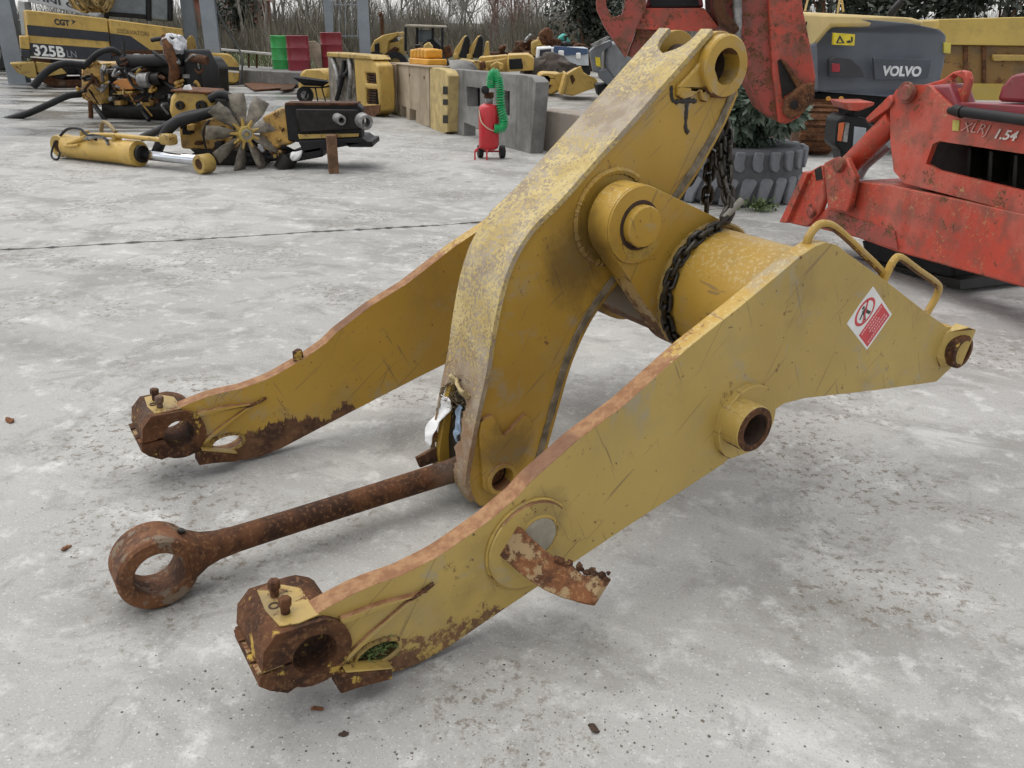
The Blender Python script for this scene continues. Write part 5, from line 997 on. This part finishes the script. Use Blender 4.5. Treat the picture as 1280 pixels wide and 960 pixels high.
for u0 in (-.10, 1.45):
    bm = new_bm(); pr_ = arc(.0, .33, .33, 90, 270, 10) + arc(2.1, .33, .33, -90, 90, 10); tri_prism(bm, [pr_], u0, u0 + .42, lambda a, b, d: Vector((d, a + .15, b))); tk = obj('track', bm, M_rustd, vo, .02, local=True)
    L_ = 2.1 * 2 + 2 * math.pi * .33; n_ = 34
    shoe = None
    for i in range(n_):
        s_ = L_ * i / n_
        if s_ < 2.1: c_, a_ = (s_, .66), math.pi / 2
        elif s_ < 2.1 + math.pi * .33: a_ = math.pi / 2 - (s_ - 2.1) / .33; c_ = (2.1 + .33 * math.cos(a_), .33 + .33 * math.sin(a_))
        elif s_ < 4.2 + math.pi * .33: c_, a_ = (2.1 - (s_ - 2.1 - math.pi * .33), .0), -math.pi / 2
        else: a_ = -math.pi / 2 - (s_ - 4.2 - math.pi * .33) / .33; c_ = (.33 * math.cos(a_), .33 + .33 * math.sin(a_))
        if shoe is None:
            b2 = new_bm(); box(b2, -.24, .24, -.075, .075, -.012, .012); box(b2, -.24, .24, -.012, .012, .012, .04); o = obj('track_shoe', b2, M_rust, tk, .004, local=True); shoe = o.data
        else: o = bpy.data.objects.new('track_shoe', shoe); C.objects.link(o); o.parent = tk
        if c_[1] < .01: c_ = (c_[0], .055)
        o.matrix_local = Matrix.Translation((u0 + .21, c_[0] + .15, max(c_[1], .055))) @ Matrix.Rotation(a_ - math.pi / 2, 4, 'X')
vdisc(vo, 'idler', vp, 1030, 168, .16, -.02, .1, M_cat2)
for x in (1036, 1052): vdisc(vo, 'marker_lamp', vp, x, 123.5, .03, .02, .06, plain('amber_lens', (.55, .26, .03), .3, bump=0))
# black fender with reflectors and small red shelf
t, v = flat('black_fender', 'black plastic fender with orange and white reflectors below the grey excavator tail', 'fender', 9.6, [('shell', [(1044, 182), (1047, 150), (1056, 144), (1085, 148), (1092, 158), (1090, 190), (1052, 190)], 0, .4, M_blk, .03), ('reflector', [(1049, 154), (1056, 153), (1052, 177), (1047, 176)], -.015, .0, plain('reflector_orange', (.55, .12, .03), .3, bump=0), .004), ('reflector', [(1057, 153), (1062, 154), (1059, 178), (1053, 177)], -.015, .0, M_alu, .004), ('lamp_glass', [(1068, 158), (1083, 160), (1082, 186), (1066, 184)], -.015, .0, plain('lens_grey', (.30, .33, .36), .25, bump=0), .006), ('bracket', [(1050, 188), (1088, 188), (1086, 208), (1054, 206)], .05, .35, M_blk, .01), ('shelf', [(1054, 128), (1094, 128), (1092, 132), (1074, 139), (1060, 138)], -.05, .4, M_red, .01), ('stay', [(1066, 138), (1074, 138), (1074, 150), (1066, 150)], .05, .3, M_blk, .01)])
# ---------------------------------------------------------------- yellow tipper body
vp = VP((7.4, 16.2), (11.5, 15.2)); du = vthing('tipper_body', 'big yellow tipper body with brown recessed side behind the excavator', 'tipper', vp)
vprism(du, 'side_wall', vp, [(1170, 24), (1320, 20), (1320, 58), (1170, 56)], 0, 2.2, paint('tipper_yellow', (.50, .35, .08), .3, .5, .35), .04)
vprism(du, 'recessed_side', vp, [(1172, 56), (1320, 58), (1320, 106), (1172, 104)], .12, 2.0, paint('tipper_brown', (.26, .14, .03), .7, .6, .6), .02)
vprism(du, 'lower_rail', vp, [(1172, 104), (1320, 106), (1320, 128), (1172, 124)], .0, 2.0, paint('tipper_rail', (.42, .30, .06), .3, .6, .4), .03)
vprism(du, 'side_rib', vp, [(1241, 68), (1320, 69), (1320, 76), (1241, 76)], .0, .12, M_cat2, .02)
for x in (1205, 1228): vprism(du, 'side_rib', vp, [(x, 58), (x + 5, 58), (x + 5, 103), (x, 103)], .06, .12, M_rust, .01)
for q_ in (.6, 2.9):
    bm = new_bm(); ring(bm, (q_, .2, .42), (0, 1, 0), .42, .2, .4, 26); wh = obj('wheel', bm, M_rub, du, .03, local=True); bm = new_bm(); solid(bm, (q_, .28, .42), (0, 1, 0), .2, .2, 18); obj('hub', bm, M_cat2, wh, 0, local=True)
# ---------------------------------------------------------------- big tyre planter
TC = Vector((2.20, 8.72, 0)); ty = thing('big_tyre', 'large grey worn tyre with chevron tread lying flat', 'tyre', TC)
M_ty = plain('old_tyre_rubber', (.16, .168, .182), .75, var=.3, scale=5); tr_, th_ = .74, .52
bm = new_bm(); lathe(bm, [(.36, .06), (.50, .0), (.64, .0), (.69, .04), (.705, .12), (.71, .26), (.705, .40), (.69, .48), (.64, th_), (.50, th_), (.36, .46), (.34, .44), (.44, .40), (.47, .26), (.44, .12), (.34, .08), (.36, .06)], (0, 0, 0), (0, 0, 1), 64); obj('carcass', bm, plain('tyre_groove', (.085, .088, .096), .8, var=.3, scale=5), ty, 0, local=True)
lug = None; n_ = 26
for row in (0, 1):
    for i in range(n_):
        a_ = 2 * math.pi * (i + .5 * row) / n_
        if lug is None or row == 1 and lug[1] == 0:
            b2 = new_bm(); sg = -1 if row else 1
            prl = [(-.052, .20), (-.075, .0), (.025, .0), (.045, .09), (.105, .225), (.075, .252), (-.01, .262), (-.04, .24)] if not row else [(-.04, .10), (-.045, .0), (.045, .0), (.062, .10), (.04, .165), (-.02, .19), (-.055, .15)]
            pts = [(x * sg * .95, (z if not row else -z)) for x, z in prl]
            tri_prism(b2, [pts], .0, .05, lambda u, v2, d: Vector((u, -.690 - d + (.018 if abs(v2) > .2 else 0), v2)))
            o = obj('tread_lug', b2, M_ty, ty, .012, local=True); lug = (o.data, row)
        else: o = bpy.data.objects.new('tread_lug', lug[0]); C.objects.link(o); o.parent = ty; b_ = o.modifiers.new('bevel', 'BEVEL'); b_.width = .012; b_.segments = 2
        o.matrix_local = Matrix.Rotation(a_, 4, 'Z') @ Matrix.Translation((0, 0, .51 if row else .01))
# leafy shrub in the tyre
def leaf_mass(name, mat, label, cat, centre, rad, n, ln, seed, flat_=1.0, stems=0, parts=('leaves', 'stem')):
    rl_ = random.Random(seed); t = thing(name, label, cat, (centre[0], centre[1], centre[2] - rad[2] * .9)); bm = new_bm(); off = Vector((0, 0, rad[2] * .9))
    lobes = [(Vector((rl_.gauss(0, .45) * rad[0], rl_.gauss(0, .45) * rad[1], rl_.uniform(-.5, .6) * rad[2])), rl_.uniform(.3, .6)) for _ in range(14)]
    for i in range(n):
        c_, s_ = rl_.choice(lobes); d = Vector((rl_.gauss(0, 1), rl_.gauss(0, 1), rl_.gauss(0, 1))).normalized() * rl_.random() ** .35
        p = c_ + Vector((d.x * rad[0], d.y * rad[1], d.z * rad[2])) * s_ + off
        ax = (d + Vector((rl_.uniform(-.8, .8), rl_.uniform(-.8, .8), rl_.uniform(-.9, .5)))).normalized(); sd_ = ax.cross(Vector((rl_.uniform(-1, 1), rl_.uniform(-1, 1), 1))).normalized(); l_ = ln * rl_.uniform(.6, 1.3); w_ = l_ * .25; nn = ax.cross(sd_) * l_ * .10
        v = [bm.verts.new(q) for q in (p, p + ax * l_ * .4 + sd_ * w_ + nn, p + ax * l_, p + ax * l_ * .4 - sd_ * w_ + nn)]; bm.faces.new(v)
    o = obj(parts[0], bm, mat, t, 0, local=True, ang=80); o['kind'] = 'stuff'
    for i in range(stems):
        bm = new_bm(); a_ = rl_.uniform(0, 6.28); e_ = Vector((math.cos(a_) * rad[0] * .6, math.sin(a_) * rad[1] * .6, rad[2] * rl_.uniform(.9, 1.6))); tube(bm, smooth_path([(0, 0, 0), e_ * .5 + Vector((0, 0, .1 * rad[2])), e_], 5), [.03 * rad[2] * (1 - .8 * j / 10) + .002 for j in range(11)], 6); obj(parts[1], bm, M_wood, t, 0, local=True)
    return t
def leaf_mat(name, a, b, c_):
    k = NT(name); n1 = k.noise(9, 3, .6); n2 = k.noise(40, 2, .5); c = k.mix(k.ss(n1, .35, .65), a, b); c = k.mix(k.mth('MULTIPLY', k.ss(n2, .58, .7), .7), c, c_); return k.fin(c, .5, 0, .5)
leaf_mass('shrub', leaf_mat('shrub_leaf', (.08, .12, .085), (.15, .21, .15), (.34, .39, .33)), 'dense dark green shrub with glossy long leaves growing in the tyre', 'shrub', (2.12, 8.68, .78), (.56, .54, .46), 6500, .105, 4, stems=6)
leaf_mass('weed', leaf_mat('weed_leaf', (.07, .11, .035), (.12, .16, .06), (.2, .22, .1)), 'small green weeds at the foot of the big tyre', 'weed', (2.26, 7.86, .05), (.20, .08, .06), 220, .05, 6)
bm = new_bm(); solid(bm, (0, 0, .02), (0, 0, 1), .46, .30, 30); o = obj('planter_soil', bm, M_earth, ty, 0, local=True)
# ---------------------------------------------------------------- red boom at the right
vp = VP(gnd(1065, 292, .25), gnd(1280, 360, .25)); rb = vthing('red_boom', 'scratched orange red crane boom with lifting lug and black oval opening', 'boom', vp)
lowb = vprism(rb, 'lower_beam', vp, [(1010, 283), (1030, 262), (1064, 226), (1115, 232), (1200, 250), (1420, 300), (1420, 402), (1280, 360), (1120, 315), (1070, 297)], 0, .42, M_red, .012)
HB = [(1157, 205), (1166, 180), (1174, 176.5), (1280, 192.5), (1420, 213), (1420, 278), (1280, 239), (1172, 213)]
upb = vprism(rb, 'upper_beam', vp, [(1112, 128), (1120, 112), (1135, 106), (1160, 106), (1185, 130), (1196, 144), (1280, 155), (1430, 172), (1430, 310), (1280, 268), (1130, 229), (1117, 214), (1113, 180)], .02, .06, M_red, .01, (HB,))
vprism(rb, 'upper_beam_back', vp, [(1112, 128), (1135, 106), (1185, 130), (1280, 155), (1430, 172), (1430, 310), (1280, 268), (1130, 229)], .34, .38, M_blk2, .006)  # inner plates coloured black for the darkness inside the beam opening
for x, y0, y1 in ((1210, 184, 222), (1237, 188, 228), (1268, 193, 236)): vprism(rb, 'inner_rib', vp, [(x, y0), (x + 4, y0 + 1), (x + 2, y1), (x - 3, y1 - 1)], .2, .34, M_blk2, .004, parent=upb)
vprism(rb, 'inner_floor', vp, [(1150, 222), (1430, 292), (1430, 300), (1150, 230)], .06, .34, M_blk2, 0, parent=upb); vprism(rb, 'inner_roof', vp, [(1150, 150), (1190, 150), (1430, 180), (1430, 186), (1190, 156)], .07, .34, M_blk2, 0, parent=upb)
lg = vprism(rb, 'lifting_lug', vp, [(1150, 107), (1178, 99), (1190, 90), (1200, 87.5), (1208, 90), (1211, 99), (1206, 120), (1200, 142), (1184, 130), (1166, 112)], .10, .15, M_red, .012, ([(1188, 98), (1194, 94), (1201, 98), (1204, 106), (1198, 112), (1190, 104)],))
vprism(rb, 'lug_gusset', vp, [(1150, 108), (1186, 104), (1200, 142), (1186, 132)], .05, .22, M_maroon, .02)
vtube(rb, 'side_hose', vp, [(1193, 137, -.02), (1206, 140, -.03), (1280, 150, -.03), (1430, 170, -.03)], .030, M_rub, None, 12, False)
vtube(rb, 'hose_boot', vp, [(1187, 138, -.02), (1203, 140, -.03)], [.022, .036], M_blk2, None, 12, False)
vprism(rb, 'deck_strip', vp, [(1200, 128), (1280, 132), (1430, 142), (1430, 166), (1280, 150), (1204, 140)], .03, .36, M_maroon, .01)
vprism(rb, 'light_strip', vp, [(1204, 144), (1280, 153), (1430, 171), (1430, 175), (1280, 157), (1204, 148)], .0, .03, plain('worn_pink_edge', (.42, .23, .23), .6), .003)
vprism(rb, 'valve_cover', vp, [(1244, 127), (1250, 108), (1262, 94), (1280, 90), (1330, 92), (1330, 132)], .12, .32, M_maroon, .025)
for nm_, (x, y, r_) in dict(pin_head=(1131, 116, .05), a=(1047, 206, .04), b=(1012, 266, .03)).items():
    d_ = {'pin_head': -.02, 'a': -.10, 'b': -.04}[nm_]; vdisc(rb, 'pin_head', vp, x, y, r_, d_ - .02, d_ + .03, M_red2); vdisc(rb, 'pin_washer', vp, x, y, r_ * 1.35, d_, d_ + .02, M_red2, r_ * .9)
vprism(rb, 'foot_plate', vp, [(977, 277), (1007, 217), (1026, 206), (1029, 224), (1031, 246), (1024, 266), (1008, 284)], -.02, .03, M_red, .012); vprism(rb, 'foot_flange', vp, [(974, 278), (1004, 214), (1010, 216), (982, 279)], -.06, .2, M_red, .008)
vprism(rb, 'foot_slot', vp, [(1018, 212), (1026, 208), (1028, 224), (1020, 226)], -.024, -.02, M_blk2, 0)
vprism(rb, 'link_plate', vp, [(1029, 204), (1042, 197), (1058, 197), (1069, 222), (1062, 256), (1058, 266), (1034, 260)], -.08, -.03, M_red, .012)
vtube(rb, 'ram_barrel', vp, [(1056, 212, .08), (1084, 184, .08), (1119, 148, .08)], .075, M_red, None, 16, False)
vprism(rb, 'ram_guard', vp, [(1081, 148), (1112, 118), (1116, 126), (1112, 134), (1084, 154)], .0, .16, M_red, .01)
vtube(rb, 'return_pipe', vp, [(1070, 222, .25), (1080, 205, .28), (1100, 188, .3), (1113, 178, .3)], .05, plain('pipe_grey', (.26, .27, .28), .5), None, 10)
vprism(rb, 'wear_strip', vp, [(1035, 262), (1118, 289), (1122, 312), (1094, 303), (1030, 282)], -.012, .0, M_red2, .004)
letters(rb, 'faded_lettering', vp, 'XLRJ', 1203, 152, 1240, 168, plain('faded_pink', (.52, .27, .23), .7, bump=0), .014, -.005, 5, upb, .3); letters(rb, 'lettering', vp, '1.54', 1246, 160.5, 1275, 173.5, plain('faded_white', (.62, .55, .5), .7, bump=0), .014, .02, 4, upb, .3)
vprism(rb, 'colour_tab', vp, [(1191, 150), (1199, 151), (1198, 164), (1190, 163)], .012, .02, plain('tab_yellow', (.42, .36, .08), .6, bump=0), 0, parent=upb)
q = vthing('timber_support', 'dark support block under the red crane boom', 'support', vp)
vprism(q, 'block', vp, [(1076, 300), (1192, 318), (1192, 345), (1188, 352), (1076, 352)], .30, .9, M_blk, .02); vprism(q, 'skid', vp, [(1060, 350), (1200, 350), (1200, 362), (1060, 362)], .26, .95, M_blk2, .02)
for o in list(q.children):
    zmin = min(v_.co.z for v_ in o.data.vertices)
    for v_ in o.data.vertices: v_.co.z = max(v_.co.z, .0)
# ================================================================ trees and far background
def bare_tree(seed, mat_t, H=6.0, n1=9):
    rt_ = random.Random(seed); t = bpy.data.objects.new('bare_tree', None); C.objects.link(t); bm = new_bm(); tw = new_bm()
    def branch(p, d, L_, r_, lvl):
        n = 4; pts = [p]; q = p.copy(); dd = d.copy()
        for i in range(n): dd = (dd + Vector((rt_.gauss(0, .12), rt_.gauss(0, .12), .06))).normalized(); q = q + dd * L_ / n; pts.append(q.copy())
        tube(bm if lvl < 2 else tw, pts, [r_ * (1 - .7 * i / n) for i in range(n + 1)], 5 if lvl < 2 else 3, cap=False)
        if lvl < 3:
            for i in range({0: n1, 1: 7, 2: 5}[lvl]):
                k_ = rt_.uniform(.25, 1.0) * n; a = pts[min(int(k_), n - 1)].lerp(pts[min(int(k_) + 1, n)], k_ % 1); o_ = dd.orthogonal().normalized(); o_ = Matrix.Rotation(rt_.uniform(0, 6.28), 3, dd) @ o_
                branch(a, (dd * rt_.uniform(.6, 1.0) + o_ * rt_.uniform(.4, .8)).normalized(), L_ * rt_.uniform(.35, .6), r_ * .42, lvl + 1)
    branch(Vector((0, 0, 0)), Vector((rt_.gauss(0, .05), rt_.gauss(0, .05), 1)), H, .05 + .012 * H, 0)
    obj('trunk', bm, mat_t, t, 0, local=True); c_ = obj('crown', tw, mat_t, t, 0, local=True); return t
M_bark = plain('bark_grey', (.19, .175, .15), .95, var=.4, scale=3, bump=0); M_barkr = plain('bark_reddish', (.22, .15, .125), .95, var=.4, scale=3, bump=0); M_barkp = plain('bark_pale', (.28, .26, .23), .95, var=.3, scale=3, bump=0)
protos = [bare_tree(1, M_bark, 6.0), bare_tree(2, M_bark, 5.2, 11), bare_tree(3, M_barkp, 6.5, 10), bare_tree(4, M_barkr, 4.6, 14), bare_tree(5, M_barkp, 5.5, 12)]
rtree = random.Random(12); cnt = 0; used = set()
spots = [(60, 44), (128, 40), (160, 46), (205, 42)] + [(x, 46 + (i * 7) % 17) for i, x in enumerate(range(262, 700, 14))] + [(x, 62 + (i * 5) % 14) for i, x in enumerate(range(258, 780, 20))]
for x, Y in spots:
    kd = rtree.choice((0, 1, 2, 4, 2, 4)) if not 610 < x < 655 else 3
    p = at(x + rtree.uniform(-3, 3), 60, Y); pr = protos[kd]
    sc = rtree.uniform(.62, .98) * (Y / 55); sc *= .82 if 470 < x < 600 else 1.0
    t = pr if kd not in used else dup(pr); used.add(kd); t.location = (p.x, Y, -.06); t.rotation_euler = (0, 0, rtree.uniform(0, 6.28)); t.scale = (sc * rtree.uniform(.8, 1.0),) * 2 + (sc,)
    tag(t, 'bare reddish brown bush in the far hedge line above the scrap' if kd == 3 else 'bare grey brown winter tree in the far hedge line', 'tree', 'bare bushes above the scrap' if kd == 3 else 'bare trees of the far hedge')
for i, pr in enumerate(protos):
    if i not in used:
        for ch in list(pr.children): bpy.data.objects.remove(ch)
        bpy.data.objects.remove(pr)
# hazy far wood behind the hedge: one mass of fine twigs
bm = new_bm(); ru = random.Random(24)
for i in range(15000):
    x = ru.uniform(-62, 46); y = 72 + ru.uniform(0, 18); h = ru.uniform(.5, 1.0) * (3.6 + 1.1 * math.sin(x * .31) + .8 * math.sin(x * .83 + 2) + .5 * math.sin(x * 2.1)); b0 = h * ru.choice((0, 0, .3, .5)); p = Vector((x, y, -.06 + b0)); e = Vector((x + ru.gauss(0, .5), y, h)); s = Vector((ru.uniform(.012, .035), 0, 0))
    v = [bm.verts.new(q_) for q_ in (p - s, p + s, e)]; bm.faces.new(v)
o = obj('far_wood', bm, plain('far_wood_twigs', (.25, .235, .21), .95, var=.3, scale=.3, bump=0)); o['kind'] = 'stuff'; o['label'] = 'hazy grey brown bare wood far behind the yard'
# undergrowth of the hedge: one mass
bm = new_bm(); ru = random.Random(14)
for i in range(6500):
    x = ru.uniform(-26, 9); y = 44 + ru.uniform(0, 16); h = ru.uniform(.35, 1.0) * (1.7 + .5 * math.sin(x * .9) + .45 * math.sin(x * 2.3 + 1) + .3 * math.sin(x * 5.1)) * (1.0 if ru.random() < .8 else 1.5); p = Vector((x, y, -.06)); e = p + Vector((ru.gauss(0, .35), ru.gauss(0, .3), h)); s = Vector((.028, .01, 0))
    m_ = p.lerp(e, .55) + Vector((ru.gauss(0, .12), 0, 0)); v = [bm.verts.new(q_) for q_ in (p - s, p + s, m_ + s * .7, e, m_ - s * .7)]; bm.faces.new(v)
o = obj('undergrowth', bm, plain('hedge_undergrowth', (.19, .17, .13), .95, var=.6, scale=.6, bump=0)); o['kind'] = 'stuff'; o['label'] = 'tangled brown undergrowth along the far hedge line'
M_ever = leaf_mat('evergreen_leaf', (.028, .036, .024), (.05, .06, .042), (.09, .10, .08))
def evergreen(x, y, Y, rx, rz, n, seed, label, ln=.26, nm='evergreen_tree'):
    p = at(x, y, Y); t = leaf_mass(nm, M_ever, label, 'tree', (p.x, Y, p.z), (rx, rx * .9, rz), n, ln, seed, parts=('crown', 'limb'), stems=4)
    base = t.location.z; bm = new_bm(); tube(bm, [(0, 0, -base - .06), (.05, 0, 0), (.1, .05, rz * .8)], [.2, .16, .05], 8); obj('trunk', bm, M_bark, t, 0, local=True); return t
evergreen(735, 8, 38, 1.7, 2.1, 5200, 31, 'dark evergreen tree behind the scrap heap and the red claw')
evergreen(297, 12, 52, 1.5, 1.6, 1500, 32, 'dark evergreen bush beside the red house in the far hedge', .3)
for i, (x, lb) in enumerate(((1040, 'dark oak tree above the pale yellow excavator hood'), (1115, 'dark oak tree above the grey excavator tail'), (1190, 'dark oak tree above the left end of the tipper body'), (1262, 'dark oak tree above the middle of the tipper body'), (980, 'dark oak tree behind the red claw and excavator cab'))):
    evergreen(x, -22 + (i % 2) * 4, 33 + i % 3, 1.9, 1.8, 2600, 40 + i, lb, .30, 'oak_tree')
# red house far behind
p = at(284, 40, 70); ho = thing('red_house', 'small red brick house with tiled roof far behind the trees', 'house', (p.x, 70, -.06)); M_brick = plain('brick_red', (.30, .115, .085), .9, var=.25, scale=2)
bm = new_bm(); box(bm, -2.6, 2.2, 0, 5, 0, 3.0); obj('wall', bm, M_brick, ho, 0, local=True)
bm = new_bm(); tri_prism(bm, [[(-3.0, 2.95), (2.6, 2.95), (2.2, 3.3), (-.2, 4.3), (-2.6, 3.3)]], -.3, 5.3, lambda u, v_, d: Vector((u, d, v_))); obj('roof', bm, plain('tile_roof', (.26, .12, .09), .9), ho, .02, local=True)
for x in (-1.8, .6):
    bm = new_bm(); box(bm, x, x + .8, -.03, .02, 1.1, 2.3); wn = obj('window', bm, M_navy, ho, 0, local=True); bm = new_bm(); box(bm, x - .08, x + .88, -.08, -.031, 1.0, 1.08); obj('sill', bm, M_block, wn, 0, local=True)
bm = new_bm(); ru = random.Random(15)
for i in range(2600):
    x = ru.uniform(-24, -6); y = ru.uniform(30, 43); p = Vector((x, y, -.06)); h = ru.uniform(.12, .4); s = Vector((.02, 0, 0)); v = [bm.verts.new(q_) for q_ in (p - s, p + s, p + Vector((ru.gauss(0, .08), 0, h)))]; bm.faces.new(v)
o = obj('rough_grass', bm, plain('rough_grass_blades', (.11, .13, .05), .9, var=.4, scale=1, bump=0)); o['kind'] = 'stuff'; o['label'] = 'rough grass behind the low wall'
